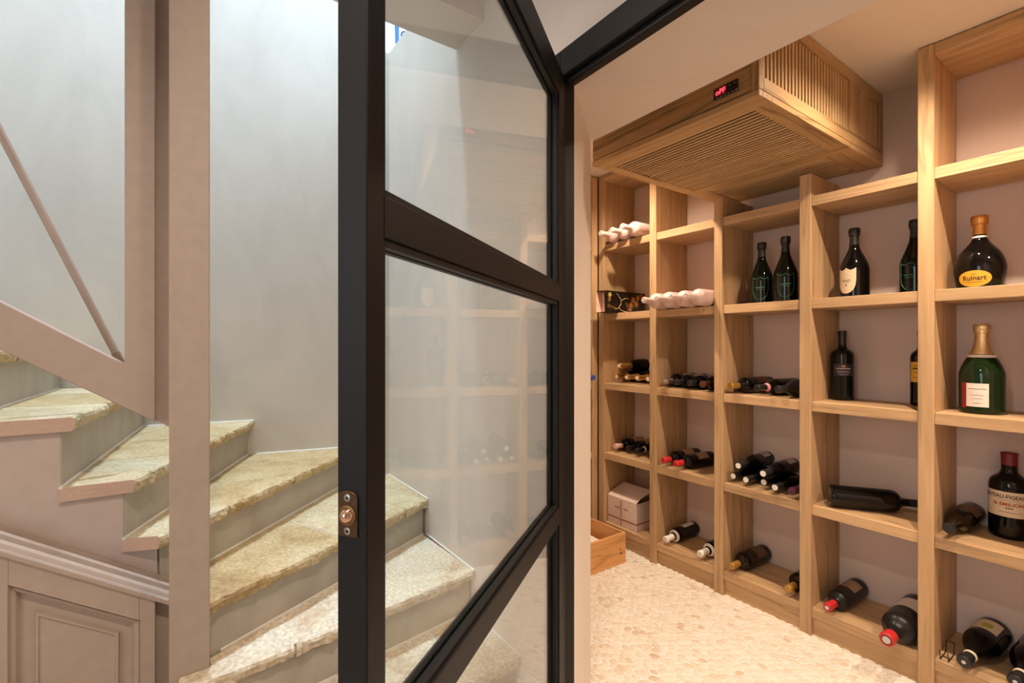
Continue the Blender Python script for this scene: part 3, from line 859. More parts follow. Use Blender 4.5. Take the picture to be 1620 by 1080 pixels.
def shape(kind, H, D):
    Rb = D / 2
    if kind == 'bordeaux':
        nr = 0.0148
        s = [(Rb, 0.60 * H), (Rb, 0.655 * H), (Rb * 0.86, 0.705 * H), (nr * 1.25, 0.745 * H), (nr, 0.79 * H), (nr, 0.85 * H)]
        top = [(nr, 0.94 * H), (nr * 1.12, 0.945 * H), (nr * 1.12, 0.985 * H), (nr * 0.95, H), (0.0002, H)]
    elif kind == 'burgundy':
        nr = 0.0148
        s = [(Rb, 0.46 * H), (Rb, 0.53 * H), (Rb * 0.80, 0.62 * H), (Rb * 0.52, 0.70 * H), (nr * 1.08, 0.78 * H), (nr, 0.85 * H)]
        top = [(nr, 0.94 * H), (nr * 1.12, 0.945 * H), (nr * 1.12, 0.985 * H), (nr * 0.95, H), (0.0002, H)]
    elif kind == 'champagne':
        nr = 0.0150 * math.sqrt(D / 0.080)
        s = [(Rb, 0.40 * H), (Rb * 0.99, 0.46 * H), (Rb * 0.80, 0.57 * H), (Rb * 0.48, 0.68 * H), (nr * 1.05, 0.78 * H), (nr * 0.95, 0.87 * H)]
        top = [(nr * 0.95, 0.895 * H), (nr * 1.16, 0.90 * H), (nr * 1.12, 0.93 * H), (nr * 1.22, 0.945 * H), (nr * 1.22, 0.98 * H), (nr * 1.0, H), (0.0002, H)]
    elif kind == 'magnum':
        nr = 0.0158
        s = [(Rb * 0.98, 0.30 * H), (Rb, 0.38 * H), (Rb * 0.94, 0.47 * H), (Rb * 0.68, 0.58 * H), (nr * 1.6, 0.66 * H), (nr * 1.15, 0.73 * H), (nr, 0.82 * H)]
        top = [(nr, 0.885 * H), (nr * 1.25, 0.89 * H), (nr * 1.2, 0.92 * H), (nr * 1.3, 0.935 * H), (nr * 1.26, 0.985 * H), (nr * 1.1, H), (0.0002, H)]
    elif kind == 'squat':          # bulbous champagne bottle with a slim neck
        nr = 0.0175
        s = [(Rb * 0.93, 0.12 * H), (Rb, 0.26 * H), (Rb * 0.985, 0.36 * H), (Rb * 0.80, 0.50 * H), (Rb * 0.42, 0.62 * H), (nr * 1.1, 0.70 * H), (nr, 0.80 * H)]
        top = [(nr, 0.875 * H), (nr * 1.32, 0.88 * H), (nr * 1.28, 0.92 * H), (nr * 1.38, 0.94 * H), (nr * 1.36, 0.985 * H), (nr * 1.15, H), (0.0002, H)]
    elif kind == 'stout':          # squat bordeaux magnum
        nr = 0.0215
        s = [(Rb, 0.56 * H), (Rb, 0.62 * H), (Rb * 0.90, 0.69 * H), (Rb * 0.52, 0.74 * H), (nr, 0.785 * H), (nr, 0.83 * H)]
        top = [(nr, 0.965 * H), (nr * 1.08, 0.968 * H), (nr * 1.08, 0.99 * H), (nr * 0.95, H), (0.0002, H)]
    if kind == 'squat': base = [(0.0002, 0.0), (Rb * 0.80, 0.0), (Rb * 0.84, 0.006)]
    else: base = [(0.0002, 0.0), (Rb - 0.005, 0.0), (Rb, 0.006)]
    body = base + chaikin([base[-1]] + s, 2)[1:]
    return body + top


GL = {
    'black': plain('bottle_black', (0.003, 0.003, 0.003), 0.05, spec=0.32, bscale=8),
    'matte': plain('bottle_matte', (0.010, 0.0095, 0.010), 0.34, spec=0.3, bscale=8),
    'green': plain('bottle_green', (0.005, 0.017, 0.004), 0.05, spec=0.35, bscale=8),
    'dkgreen': plain('bottle_dark_green', (0.003, 0.005, 0.003), 0.05, spec=0.32, bscale=8),
    'amber': plain('bottle_brown', (0.010, 0.006, 0.003), 0.05, spec=0.32, bscale=8),
    'pink': plain('bottle_blush', (0.66, 0.48, 0.45), 0.35, spec=0.5, bscale=8),
}
CAPM = {
    'red': plain('capsule_red', (0.50, 0.02, 0.025), 0.35), 'darkred': plain('capsule_dark_red', (0.16, 0.012, 0.016), 0.4),
    'black': plain('capsule_black', (0.012, 0.012, 0.014), 0.35), 'white': plain('capsule_white', (0.80, 0.77, 0.72), 0.4),
    'gold': plain('foil_gold', (0.72, 0.42, 0.13), 0.32, 0.85, bump=0.6, bscale=140), 'silver': plain('foil_silver', (0.6, 0.58, 0.58), 0.3, 0.9),
    'palegold': plain('foil_pale_gold', (0.75, 0.55, 0.28), 0.35, 0.8, bump=0.6, bscale=140), 'orange': plain('foil_orange', (0.70, 0.34, 0.10), 0.35, 0.7, bump=0.6, bscale=140),
    'pinkfoil': plain('foil_pink', (0.75, 0.48, 0.42), 0.4), 'blush': plain('capsule_blush', (0.70, 0.54, 0.50), 0.35),
    'blackfoil': plain('foil_black', (0.012, 0.013, 0.011), 0.4, bump=0.6, bscale=140),
    'brass': plain('capsule_brass', (0.42, 0.23, 0.05), 0.4, 0.5),
}
LAB = {
    'cream': plain('label_cream', (0.66, 0.53, 0.36), 0.6), 'white': plain('label_white', (0.74, 0.66, 0.60), 0.6),
    'yellow': plain('label_yellow', (0.62, 0.36, 0.03), 0.45), 'brown': plain('label_brown', (0.12, 0.055, 0.025), 0.6), 'navy': plain('label_navy', (0.018, 0.016, 0.03), 0.5),
    'tan': plain('label_tan', (0.36, 0.24, 0.14), 0.6), 'wine': plain('label_wine', (0.22, 0.01, 0.02), 0.5), 'grey': plain('label_grey', (0.48, 0.41, 0.37), 0.6),
}
INK = {'dark': plain('ink_dark', (0.05, 0.035, 0.03), 0.7), 'red': plain('ink_red', (0.35, 0.03, 0.02), 0.7), 'green': plain('ink_green', (0.03, 0.16, 0.075), 0.5),
       'pale': plain('ink_pale', (0.45, 0.38, 0.36), 0.6), 'olive': plain('ink_olive', (0.42, 0.36, 0.03), 0.6), 'copper': plain('ink_copper', (0.55, 0.26, 0.14), 0.5)}


class Bottle:
    def __init__(s, shp, H, D, glass, cap, capz=None, label=None):
        s.prof = shape(shp, H, D); s.H = H; s.D = D; s.R = D / 2
        s.root = bpy.data.objects.new('bottle', None); s.root.empty_display_size = 0.05; link(s.root)
        s.body = MB().lathe(s.prof, 32).build('glass_body', GL[glass], s.root, smooth=True, world=False)
        z0 = capz if capz else {'bordeaux': 0.80, 'burgundy': 0.80, 'champagne': 0.74, 'magnum': 0.76, 'squat': 0.745, 'stout': 0.855}[shp]
        z0 *= H
        if cap:
            e = 0.0006
            pr = [(prof_r(s.prof, z0) + e, z0)] + [(r + e, z) for r, z in s.prof if z > z0 + 0.002 and r > 0.001] + [(0.0002, H + e)]
            s.cap = MB().lathe(pr, 28).build('capsule', CAPM[cap], s.root, smooth=True, world=False)
        s.lab = None

    def disc(s, mat, r=0.5, r2=0.0):
        """printed disc on the end of the capsule"""
        s.nd = getattr(s, 'nd', 0) + 1; zt_ = s.H + 0.0006 + 0.0004 * s.nd
        mb = MB().lathe([(0.0002, s.H), (0.0105 * r * 2, s.H), (0.0105 * r * 2, zt_), (0.0002, zt_)], 20)
        mb.build('capsule_stamp', mat, s.cap, world=False)

    def ring(s, mat, z0, z1, parent=None):
        z0 *= s.H; z1 *= s.H
        mb = MB().lathe([(prof_r(s.prof, z0) + 0.0002, z0 - 0.0001), (prof_r(s.prof, z0) + 0.0012, z0), (prof_r(s.prof, z1) + 0.0012, z1), (prof_r(s.prof, z1) + 0.0002, z1 + 0.0001)], 28)
        mb.build('neck_band', mat, s.root, world=False, smooth=True)

    def map(s, u, z, e):
        """u metres of arc from the label's middle (facing local -Y), z height"""
        r = prof_r(s.prof, z)
        a = -PI / 2 + u / s.R
        return Vector(((r + e) * math.cos(a), (r + e) * math.sin(a), z))

    def patch(s, name, mat, u0, u1, bot, top, parent=None, e=0.0006, nu=20, nv=6):
        mb = MB()
        bf = bot if callable(bot) else (lambda u: bot)
        tf = top if callable(top) else (lambda u: top)
        for j in range(nv + 1):
            for i in range(nu + 1):
                u = u0 + (u1 - u0) * i / nu
                zz = bf(u) + (tf(u) - bf(u)) * j / nv
                mb.v.append(s.map(u, zz, e))
        for j in range(nv):
            for i in range(nu):
                k = j * (nu + 1) + i
                mb.f.append([k, k + 1, k + nu + 2, k + nu + 1]); mb.m.append(0)
        o = mb.build(name, mat, parent or s.root, smooth=True, world=False)
        if s.lab is None and name == 'label': s.lab = o
        return o

    def text(s, body, size, u, z, mat, sx=1.0, bold=0.0):
        vs, fs = text_mesh(body, size, bold, sx)
        MB().add([s.map(u + x, z + y, 0.0013) for x, y in vs], fs).build('lettering', mat, s.lab or s.root, world=False)

    def lines(s, mat, rows, name='print_line', parent=None):
        mb = MB()
        for u, z, wd, h in rows:
            n = 6
            vs = [s.map(u - wd / 2 + wd * i / n, z + (h if j else 0), 0.0012) for j in (0, 1) for i in range(n + 1)]
            mb.add(vs, [(i, i + 1, n + 2 + i, n + 1 + i) for i in range(n)])
        mb.build(name, mat, parent or s.lab or s.root, world=False)

    def outline(s, pts, rad, mat, parent=None):
        MB().tube([s.map(u, z, 0.0004) for u, z in pts], rad, 6).build('label_outline', mat, parent or s.root, world=False)


def copy_tree(o, parent=None):
    c = o.copy(); C.objects.link(c); c.parent = parent
    for ch in list(o.children): copy_tree(ch, c)
    return c


def stand(bt, x, y, z, label, group=None, yaw=0.0, first=True):
    o = bt.root if first else copy_tree(bt.root)
    a = math.atan2(-y, -x)                       # direction to the viewpoint
    o.location = (x, y, z); o.rotation_euler = (0, 0, a + PI / 2 + yaw)
    props(o, label, 'bottle', group)
    return o


USED = set()


def lie(bt, tip, butt, label, group=None, roll=0.0):
    """bottle lying with its tip towards tip and its base centre at butt side"""
    tip, butt = Vector(tip), Vector(butt)
    d = (tip - butt).normalized()
    if id(bt) in USED: o = copy_tree(bt.root)
    else: USED.add(id(bt)); o = bt.root
    q = Vector((0, 0, 1)).rotation_difference(d) @ Quaternion((0, 0, 1), roll)
    o.rotation_mode = 'QUATERNION'; o.rotation_quaternion = q
    o.location = tip - d * bt.H
    props(o, label, 'bottle', group)
    return o


# shield label used on the champagne magnums
def shield(bt, filled, mat, zc_, hw, hh):
    def top(u):
        x = min(1, abs(u / hw))
        return zc_ + hh * (1.0 - 0.17 * math.sin(PI * x))
    def bot(u):
        x = min(1, abs(u / hw))
        return zc_ - hh * (1.0 * math.sqrt(max(0, 1 - x ** 2.2))) + hh * 0.05
    if filled:
        bt.patch('label', mat, -hw, hw, bot, top, nu=28)
    else:
        n = 40
        pts = [(-hw + 2 * hw * i / n, top(-hw + 2 * hw * i / n)) for i in range(n + 1)]
        pts += [(hw - 2 * hw * i / n, bot(hw - 2 * hw * i / n)) for i in range(n + 1)]
        pts.append(pts[0])
        bt.outline(pts, 0.0009, mat)


def gshield():
    b = Bottle('magnum', 0.300, 0.100, 'dkgreen', 'blackfoil')
    shield(b, False, INK['green'], 0.072, 0.036, 0.055)
    b.lines(INK['green'], [(0, 0.076, 0.042, 0.0035), (0, 0.067, 0.030, 0.002)])
    return b


b = gshield()
stand(b, -1.1955, 2.325, ZR[1], 'dark champagne bottle with thin green shield outline, left one of the pair on the shelf', 'green shield champagne bottles', -0.15)
stand(b, -1.066, 2.285, ZR[1], 'dark champagne bottle with thin green shield outline, right one of the pair on the shelf', 'green shield champagne bottles', 0.0, False)
stand(b, -0.626, 2.40, ZR[1], 'dark champagne bottle with green shield half hidden behind an oak upright', 'green shield champagne bottles', -0.35, False)
b = Bottle('magnum', 0.296, 0.108, 'black', 'blackfoil')
shield(b, True, LAB['cream'], 0.070, 0.036, 0.055)
b.lines(INK['dark'], [(0, 0.072, 0.034, 0.002), (0, 0.065, 0.028, 0.0015), (0.0, 0.050, 0.006, 0.005)])
stand(b, -0.815, 2.345, ZR[1], 'black champagne bottle with cream shield label standing alone at the left of its shelf', None, -0.55)
b = Bottle('squat', 0.275, 0.143, 'black', 'orange')
hw, hh = 0.050, 0.029
b.patch('label', LAB['yellow'], -hw, hw, lambda u: 0.040 - hh * math.sqrt(max(0, 1 - (u / hw) ** 2)), lambda u: 0.040 + hh * math.sqrt(max(0, 1 - (u / hw) ** 2)), nu=32)
b.text('Ruinart', 0.024, 0, 0.042, INK['dark'], 0.95, 0.0004)
b.lines(INK['dark'], [(0, 0.027, 0.048, 0.0012), (0, 0.056, 0.014, 0.0012)])
b.ring(CAPM['white'], 0.70, 0.725)
stand(b, -0.440, 2.40, ZR[1], 'bulbous dark bottle with oval yellow label and orange foil neck', None, -0.22)
b = Bottle('champagne', 0.318, 0.122, 'green', 'palegold', 0.66)
b.patch('label', LAB['white'], -0.030, 0.030, 0.026, 0.108)
b.patch('label_stripe', LAB['wine'], -0.047, -0.030, 0.020, 0.110)
b.lines(INK['dark'], [(0.0, 0.088, 0.046, 0.0014), (0, 0.066, 0.034, 0.001), (0, 0.054, 0.03, 0.001), (0, 0.038, 0.020, 0.0012)])
b.ring(LAB['white'], 0.625, 0.655)
stand(b, -0.4254, 2.350, ZR[2], 'green sparkling wine bottle with white and red label and gold foil', None, -0.20)
b = Bottle('stout', 0.300, 0.110, 'black', 'darkred')
b.patch('label', LAB['cream'], -0.070, 0.044, 0.080, 0.168, nu=30)
b.text('CHATEAU-FIGEAC', 0.0185, -0.022, 0.150, INK['dark'], 0.84, 0.0004)
b.text('St EMILION', 0.0165, -0.004, 0.124, INK['red'], 0.98, 0.0004)
b.lines(INK['dark'], [(-0.006, 0.137, 0.062, 0.0012), (-0.002, 0.110, 0.022, 0.003), (0.0, 0.096, 0.060, 0.0012)])
stand(b, -0.370, 2.440, ZR[3], 'stout dark wine bottle with cream printed label and dark red capsule', None, 0.02)
b = Bottle('bordeaux', 0.305, 0.088, 'dkgreen', 'black')
b.patch('label', LAB['navy'], -0.040, 0.040, 0.108, 0.160)
b.lines(INK['pale'], [(0, 0.138, 0.054, 0.004), (0, 0.128, 0.046, 0.0015), (0, 0.122, 0.046, 0.0015), (0, 0.113, 0.034, 0.0015)])
b.lines(INK['copper'], [(0.0, 0.146, 0.012, 0.008), (-0.014, 0.148, 0.008, 0.0015)])
stand(b, -0.880, 2.40, ZR[2], 'tall dark wine bottle with navy label standing near the left end of its shelf', None, 0.1)
b = Bottle('bordeaux', 0.300, 0.078, 'black', 'black')
b.patch('label', LAB['yellow'], -0.055, 0.055, 0.095, 0.175, nu=28)
b.lines(INK['dark'], [(-0.012, 0.158, 0.05, 0.003), (-0.012, 0.146, 0.06, 0.006), (-0.012, 0.132, 0.05, 0.002), (-0.012, 0.112, 0.06, 0.002)])
stand(b, -0.612, 2.435, ZR[2], 'dark bottle with yellow label mostly hidden behind an oak upright', None, 0.25)


# ---- lying bottles
def z_on(row, D, extra=0.0): return ZR[row] + D / 2 + 0.0006 + extra


pk = Bottle('bordeaux', 0.300, 0.086, 'pink', 'blush')
pk.disc(INK['dark'], 0.42); pk.disc(CAPM['white'], 0.30)
for i, (x, y) in enumerate(((-2.062, 2.10), (-1.966, 2.097), (-1.870, 2.080))):
    lie(pk, (x, y, z_on(0, .086)), (x, y + 0.3, z_on(0, .086)), ('leftmost', 'middle', 'rightmost')[i] + ' blush bottle of the three lying on the highest filled shelf', 'blush bottles on the top shelf')
for i, (x, y) in enumerate(((-1.690, 2.05), (-1.602, 2.045), (-1.514, 2.05), (-1.425, 2.045))):
    lie(pk, (x, y, z_on(1, .086)), (x, y + 0.3, z_on(1, .086)), ('leftmost', 'second from left', 'third from left', 'rightmost')[i] + ' blush bottle of the row of four on the shelf', 'row of four blush bottles')
gc = Bottle('champagne', 0.300, 0.080, 'black', 'gold', 0.66); gc.disc(CAPM['white'], 0.5)
for i, x in enumerate((-2.098, -2.016, -1.934, -1.852)):
    lie(gc, (x, 2.285, z_on(2, .080)), (x, 2.6, z_on(2, .080)), ('leftmost', 'second from left', 'third from left', 'rightmost')[i] + ' gold-necked bottle of the bottom layer in the left bay', 'gold-necked bottles in the left bay')
zz = z_on(2, .080) + math.sqrt(0.08 ** 2 - 0.041 ** 2) + 0.0012
lie(gc, (-2.057, 2.262, zz), (-2.057, 2.6, zz), 'gold-necked bottle lying on top of the bottom layer in the left bay', 'gold-necked bottles in the left bay')
b1 = Bottle('bordeaux', 0.300, 0.076, 'black', 'pinkfoil'); b1.patch('label', LAB['tan'], -0.05, 0.05, 0.07, 0.15)
lie(b1, (-2.100, 2.272, z_on(3, .076)), (-2.092, 2.57, z_on(3, .076)), 'lying bottle with pink foil capsule at the left end of its shelf', roll=2.2)
b2 = Bottle('bordeaux', 0.290, 0.072, 'black', 'black'); b2.patch('label', LAB['tan'], -0.045, 0.045, 0.07, 0.15)
lie(b2, (-2.022, 2.300, z_on(3, .072)), (-2.022, 2.59, z_on(3, .072)), 'lying bottle with plain black capsule beside the pink foil one', roll=PI)
b3 = Bottle('burgundy', 0.290, 0.074, 'black', 'black'); b3.ring(CAPM['white'], 0.74, 0.785)
b3.patch('label', LAB['grey'], -0.045, 0.045, 0.06, 0.13)
lie(b3, (-1.940, 2.285, z_on(3, .074)), (-1.940, 2.58, z_on(3, .074)), 'lying bottle with a white neck band, third along its shelf', roll=PI)
lie(b2, (-1.862, 2.300, z_on(3, .072)), (-1.862, 2.59, z_on(3, .072)), 'lying black bottle at the right end, beside the white-banded one', roll=PI)
# bay 2, row 3
s1 = Bottle('bordeaux', 0.290, 0.076, 'black', 'silver'); s1.patch('label', LAB['grey'], -0.05, 0.05, 0.07, 0.15); s1.disc(CAPM['white'], 0.25)
lie(s1, (-1.694, 2.238, z_on(2, .076)), (-1.694, 2.52, z_on(2, .076)), 'lying dark bottle with silver capsule', roll=PI)
s2 = Bottle('bordeaux', 0.290, 0.076, 'black', 'black'); s2.patch('label', LAB['grey'], -0.05, 0.05, 0.07, 0.15)
lie(s2, (-1.612, 2.222, z_on(2, .076)), (-1.612, 2.52, z_on(2, .076)), 'black capped bottle lying next to the silver capped one', roll=PI)
lie(s2, (-1.530, 2.222, z_on(2, .076)), (-1.530, 2.52, z_on(2, .076)), 'black capped bottle lying third in the row with the silver capped one', roll=PI)
s3 = Bottle('bordeaux', 0.290, 0.076, 'black', 'brass')
s3.cap.data.materials[0] = plain('capsule_oxblood', (0.10, 0.03, 0.02), 0.35)
lie(s3, (-1.448, 2.215, z_on(2, .076)), (-1.448, 2.52, z_on(2, .076)), 'lying bottle with dark oxblood capsule, last in the row with the silver capped one', roll=PI)
# bay 2, row 4: two with red capsules
r1 = Bottle('bordeaux', 0.290, 0.078, 'black', 'red'); r1.patch('label', LAB['tan'], -0.05, 0.05, 0.06, 0.14)
lie(r1, (-1.690, 2.215, z_on(3, .078)), (-1.668, 2.5, z_on(3, .078)), 'left one of two lying bottles with red capsules side by side', 'two red capped bottles', roll=PI)
lie(r1, (-1.605, 2.205, z_on(3, .078)), (-1.570, 2.5, z_on(3, .078)), 'right one of two lying bottles with red capsules side by side', 'two red capped bottles', roll=PI)
# bay 2, row 5: white capsules
w1 = Bottle('bordeaux', 0.290, 0.076, 'black', 'white', 0.77); w1.patch('label', LAB['white'], -0.05, 0.02, 0.03, 0.13); w1.ring(CAPM['white'], 0.70, 0.735)
w1.disc(INK['dark'], 0.40); w1.disc(CAPM['white'], 0.30)
lie(w1, (-1.680, 2.222, z_on(4, .076)), (-1.690, 2.51, z_on(4, .076)), 'left lying bottle with white capsule on the bottom shelf', 'white capped bottles on the bottom shelf', roll=PI + 0.9)
lie(w1, (-1.462, 2.215, z_on(4, .076)), (-1.462, 2.51, z_on(4, .076)), 'right lying bottle with white capsule half behind an oak upright', 'white capped bottles on the bottom shelf', roll=PI + 0.6)
# bay 3, row 3
g1 = Bottle('bordeaux', 0.285, 0.080, 'black', 'brass'); g1.patch('label', LAB['brown'], -0.055, 0.055, 0.04, 0.13)
lie(g1, (-1.300, 2.222, z_on(2, .080)), (-1.246, 2.49, z_on(2, .080)), 'lying bottle with brass neck and brown label on the middle shelf', roll=PI)
p1 = Bottle('burgundy', 0.280, 0.080, 'black', 'black'); p1.ring(plain('band_pink', (0.75, 0.30, 0.32), 0.5), 0.73, 0.79)
lie(p1, (-1.168, 2.222, z_on(2, .080)), (-1.125, 2.49, z_on(2, .080)), 'lying dark bottle with a pink neck band', roll=PI)
p2 = Bottle('burgundy', 0.285, 0.084, 'matte', 'black'); p2.patch('label', LAB['brown'], -0.045, 0.045, 0.05, 0.12)
lie(p2, (-1.066, 2.205, z_on(2, .084)), (-1.022, 2.48, z_on(2, .084)), 'lying dark bottle right of the pink banded one', roll=PI)
# bay 3, row 4: a stack of seven
k1 = Bottle('burgundy', 0.285, 0.0700, 'black', 'black', 0.80); k1.disc(CAPM['white'], 0.62); k1.patch('label', LAB['grey'], -0.035, 0.035, 0.025, 0.095)
k1.lines(INK['dark'], [(0, 0.075, 0.045, 0.003), (0, 0.062, 0.035, 0.002), (0, 0.045, 0.04, 0.002)])
names = ['leftmost bottle', 'second bottle from left', 'middle bottle', 'fourth bottle from left']
for i, x in enumerate((-1.297, -1.226, -1.155, -1.084)):
    lie(k1, (x, 2.235 + (0.012, 0, 0.03, -0.012)[i], z_on(3, .07)), (x + 0.004, 2.6, z_on(3, .07)), names[i] + ' of the bottom layer in the white-capped stack', 'stack of white-capped bottles', roll=PI + 0.2)
k2 = Bottle('burgundy', 0.285, 0.0700, 'black', 'black', 0.80); k2.cap.data.materials[0] = plain('capsule_plum', (0.06, 0.015, 0.03), 0.35)
k2.patch('label', LAB['grey'], -0.035, 0.035, 0.025, 0.095)
lie(k2, (-1.013, 2.225, z_on(3, .07)), (-1.013, 2.6, z_on(3, .07)), 'plum capped bottle at the right end of the white-capped stack', roll=PI)
zz = z_on(3, .07) + math.sqrt(0.07 ** 2 - 0.0355 ** 2) + 0.0012
lie(k1, (-1.2600, 2.228, zz), (-1.257, 2.6, zz), 'left bottle lying on top of the white-capped stack', 'stack of white-capped bottles', roll=PI + 0.1)
lie(k1, (-1.1180, 2.185, zz), (-1.114, 2.6, zz), 'right bottle lying on top of the white-capped stack', 'stack of white-capped bottles', roll=PI + 0.1)
# bay 3, row 5
g2 = Bottle('bordeaux', 0.290, 0.084, 'amber', 'brass'); g2.patch('label', LAB['brown'], -0.055, 0.055, 0.04, 0.12)
lie(g2, (-1.286, 2.212, z_on(4, .084)), (-1.274, 2.5, z_on(4, .084)), 'lying brown bottle with amber neck on the bottom shelf', 'amber necked bottles on the bottom shelf', roll=PI)
lie(g2, (-1.022, 2.212, z_on(4, .084)), (-1.022, 2.5, z_on(4, .084)), 'amber necked bottle on the bottom shelf, half hidden by an oak upright', 'amber necked bottles on the bottom shelf', roll=PI)
# bay 4
h1 = Bottle('bordeaux', 0.335, 0.092, 'black', 'black', 0.82)
lie(h1, (-0.602, 2.452, z_on(3, .092)), (-0.875, 2.268, z_on(3, .092)), 'large plain black bottle lying sideways along the shelf')
r2 = Bottle('bordeaux', 0.300, 0.082, 'matte', 'red'); r2.patch('label', LAB['tan'], -0.050, 0.035, 0.05, 0.13); r2.disc(INK['dark'], 0.45); r2.disc(CAPM['silver'], 0.38)
r2.lines(INK['dark'], [(-0.008, 0.105, 0.05, 0.002), (-0.008, 0.095, 0.04, 0.002), (-0.008, 0.07, 0.05, 0.0015)])
lie(r2, (-0.858, 2.190, z_on(4, .082)), (-0.850, 2.5, z_on(4, .082)), 'matte bottle with red capsule and tan label on the bottom shelf', roll=PI + 0.25)
r3 = Bottle('stout', 0.360, 0.112, 'matte', 'red', 0.87); r3.patch('label', LAB['white'], -0.06, 0.06, 0.06, 0.15); r3.disc(INK['dark'], 0.75); r3.disc(CAPM['silver'], 0.6)
lie(r3, (-0.630, 2.100, z_on(4, .112)), (-0.630, 2.46, z_on(4, .112)), 'big matte bottle with bright red capsule sticking out of the bottom shelf', roll=PI + 0.4)
# bay 5
t1 = Bottle('burgundy', 0.292, 0.082, 'amber', 'black', 0.9); t1.patch('label', LAB['brown'], -0.05, 0.05, 0.05, 0.13)
lie(t1, (-0.484, 2.205, z_on(3, .082)), (-0.478, 2.49, z_on(3, .082)), 'dark bottle lying beside the stout cream labelled bottle', roll=PI)
y1 = Bottle('champagne', 0.325, 0.104, 'black', 'black', 0.86); y1.ring(plain('neck_paper', (0.62, 0.56, 0.40), 0.6), 0.80, 0.835)
y1.patch('label', LAB['cream'], -0.045, 0.030, 0.035, 0.125); y1.patch('back_label', LAB['cream'], 0.062, 0.13, 0.035, 0.125); y1.disc(CAPM['silver'], 0.28)
y1.patch('label_emblem', INK['olive'], -0.026, 0.006, lambda u: 0.088 - 0.02 * math.sqrt(max(0, 1 - ((u + .010) / .017) ** 2)), lambda u: 0.088 + 0.02 * math.sqrt(max(0, 1 - ((u + .010) / .017) ** 2)), e=0.0012)
lie(y1, (-0.438, 2.175, z_on(4, .104)), (-0.418, 2.5, z_on(4, .104)), 'left one of two dark bottles with cream labels at the bottom right', 'cream labelled bottles at the bottom right', roll=PI + 0.1)
lie(y1, (-0.318, 2.182, z_on(4, .104)), (-0.300, 2.5, z_on(4, .104)), 'right one of two dark bottles with cream labels at the bottom right', 'cream labelled bottles at the bottom right', roll=PI - 0.35)
# small wire cradle beside them
wc_ = thing('wire_cradle', 'small black wire cradle beside the cream labelled bottles on the bottom shelf', 'wire cradle', (-0.500, 2.26, ZR[4]))
wv = MB(); z5 = ZR[4] + 0.002
for xx in (-0.512, -0.490):
    wv.tube([(xx, 2.225, z5 + 0.035), (xx, 2.235, z5), (xx, 2.30, z5), (xx, 2.31, z5 + 0.04)], 0.0016, 6)
wv.tube([(-0.512, 2.26, z5), (-0.490, 2.26, z5)], 0.0016, 6); wv.tube([(-0.512, 2.31, z5 + 0.04), (-0.490, 2.31, z5 + 0.04)], 0.0016, 6)
wv.build('wire', plain('black_wire', (0.015, 0.015, 0.015), 0.4, 0.5), wc_, smooth=True)

# ------------------------------------------------------------------ gift bag, carton, crate
bag = thing('gift_bag', 'black floral paper bottle bag lying open towards the front of the shelf', 'gift bag', (-2.06, 2.25, ZR[1]))
z0 = ZR[1] + 0.001; gx0, gx1, gy0, gy1, gh = -2.100, -2.028, 2.105, 2.47, 0.132
fl = floral_mat(); paper = plain('bag_lining', (0.75, 0.52, 0.42), 0.6)
t = 0.0015
g = MB()
g.prism([(gx0, z0), (gx1, z0), (gx1 + 0.002, z0 + gh), (gx0 + 0.002, z0 + gh)], 'y', gy1 - t, gy1)
g.prism([(gy0, z0), (gy1, z0), (gy1, z0 + gh), (gy0 - 0.004, z0 + gh)], 'x', gx1 - t, gx1)
g.prism([(gy0 - 0.004, z0), (gy1, z0), (gy1, z0 + gh), (gy0, z0 + gh)], 'x', gx0, gx0 + t)
g.box(gx0, gx1, gy0, gy1, z0, z0 + t); g.box(gx0, gx1, gy0, gy1, z0 + gh - t, z0 + gh)
g.build('paper_sleeve', fl, bag)
g = MB(); e = 0.0004
g.box(gx0 + t + e, gx1 - t - e, gy0 + 0.05, gy0 + 0.052, z0 + t + e, z0 + gh - t - e)
g.box(gx0 + t + e, gx0 + t + 2 * e, gy0 - 0.003, gy0 + 0.05, z0 + t + e, z0 + gh - t - e)
g.box(gx1 - t - 2 * e, gx1 - t - e, gy0 - 0.003, gy0 + 0.05, z0 + t + e, z0 + gh - t - e)
g.box(gx0 + t + e, gx1 - t - e, gy0, gy0 + 0.05, z0 + t + e, z0 + t + 2 * e)
g.build('lining', paper, bag)
cord = MB().tube([(gx1 + 0.004, gy0 + 0.10, z0 + 0.118), (gx1 + 0.006, gy0 + 0.135, z0 + 0.085), (gx1 + 0.006, gy0 + 0.138, z0 + 0.055), (gx1 + 0.006, gy0 + 0.115, z0 + 0.028), (gx1 + 0.006, gy0 + 0.085, z0 + 0.020), (gx1 + 0.005, gy0 + 0.075, z0 + 0.032)], 0.0018, 8)
cord.tube([(gx1 + 0.006, gy0 + 0.138, z0 + 0.075), (gx1 + 0.006, gy0 + 0.18, z0 + 0.092), (gx1 + 0.004, gy0 + 0.21, z0 + 0.090)], 0.0018, 8)
cord.tube([(gx1 + 0.006, gy0 + 0.115, z0 + 0.028), (gx1 + 0.006, gy0 + 0.15, z0 + 0.012), (gx1 + 0.006, gy0 + 0.2, z0 + 0.006)], 0.0018, 8)
cord.build('cord_handle', plain('gold_cord', (0.55, 0.42, 0.25), 0.5), bag, smooth=True)
fb = MB()
for (yy, zz_, rr) in ((0.235, 0.05, 0.016), (0.255, 0.085, 0.018), (0.285, 0.06, 0.02), (0.30, 0.10, 0.016), (0.225, 0.025, 0.012)):
    fb.add([(gx1 + 0.0006, gy0 + yy + rr * (1 + 0.25 * math.cos(6 * a_)) * math.cos(a_), z0 + zz_ + rr * (1 + 0.25 * math.cos(6 * a_)) * math.sin(a_)) for a_ in [2 * PI * i / 36 for i in range(36)]], [tuple(range(36))])
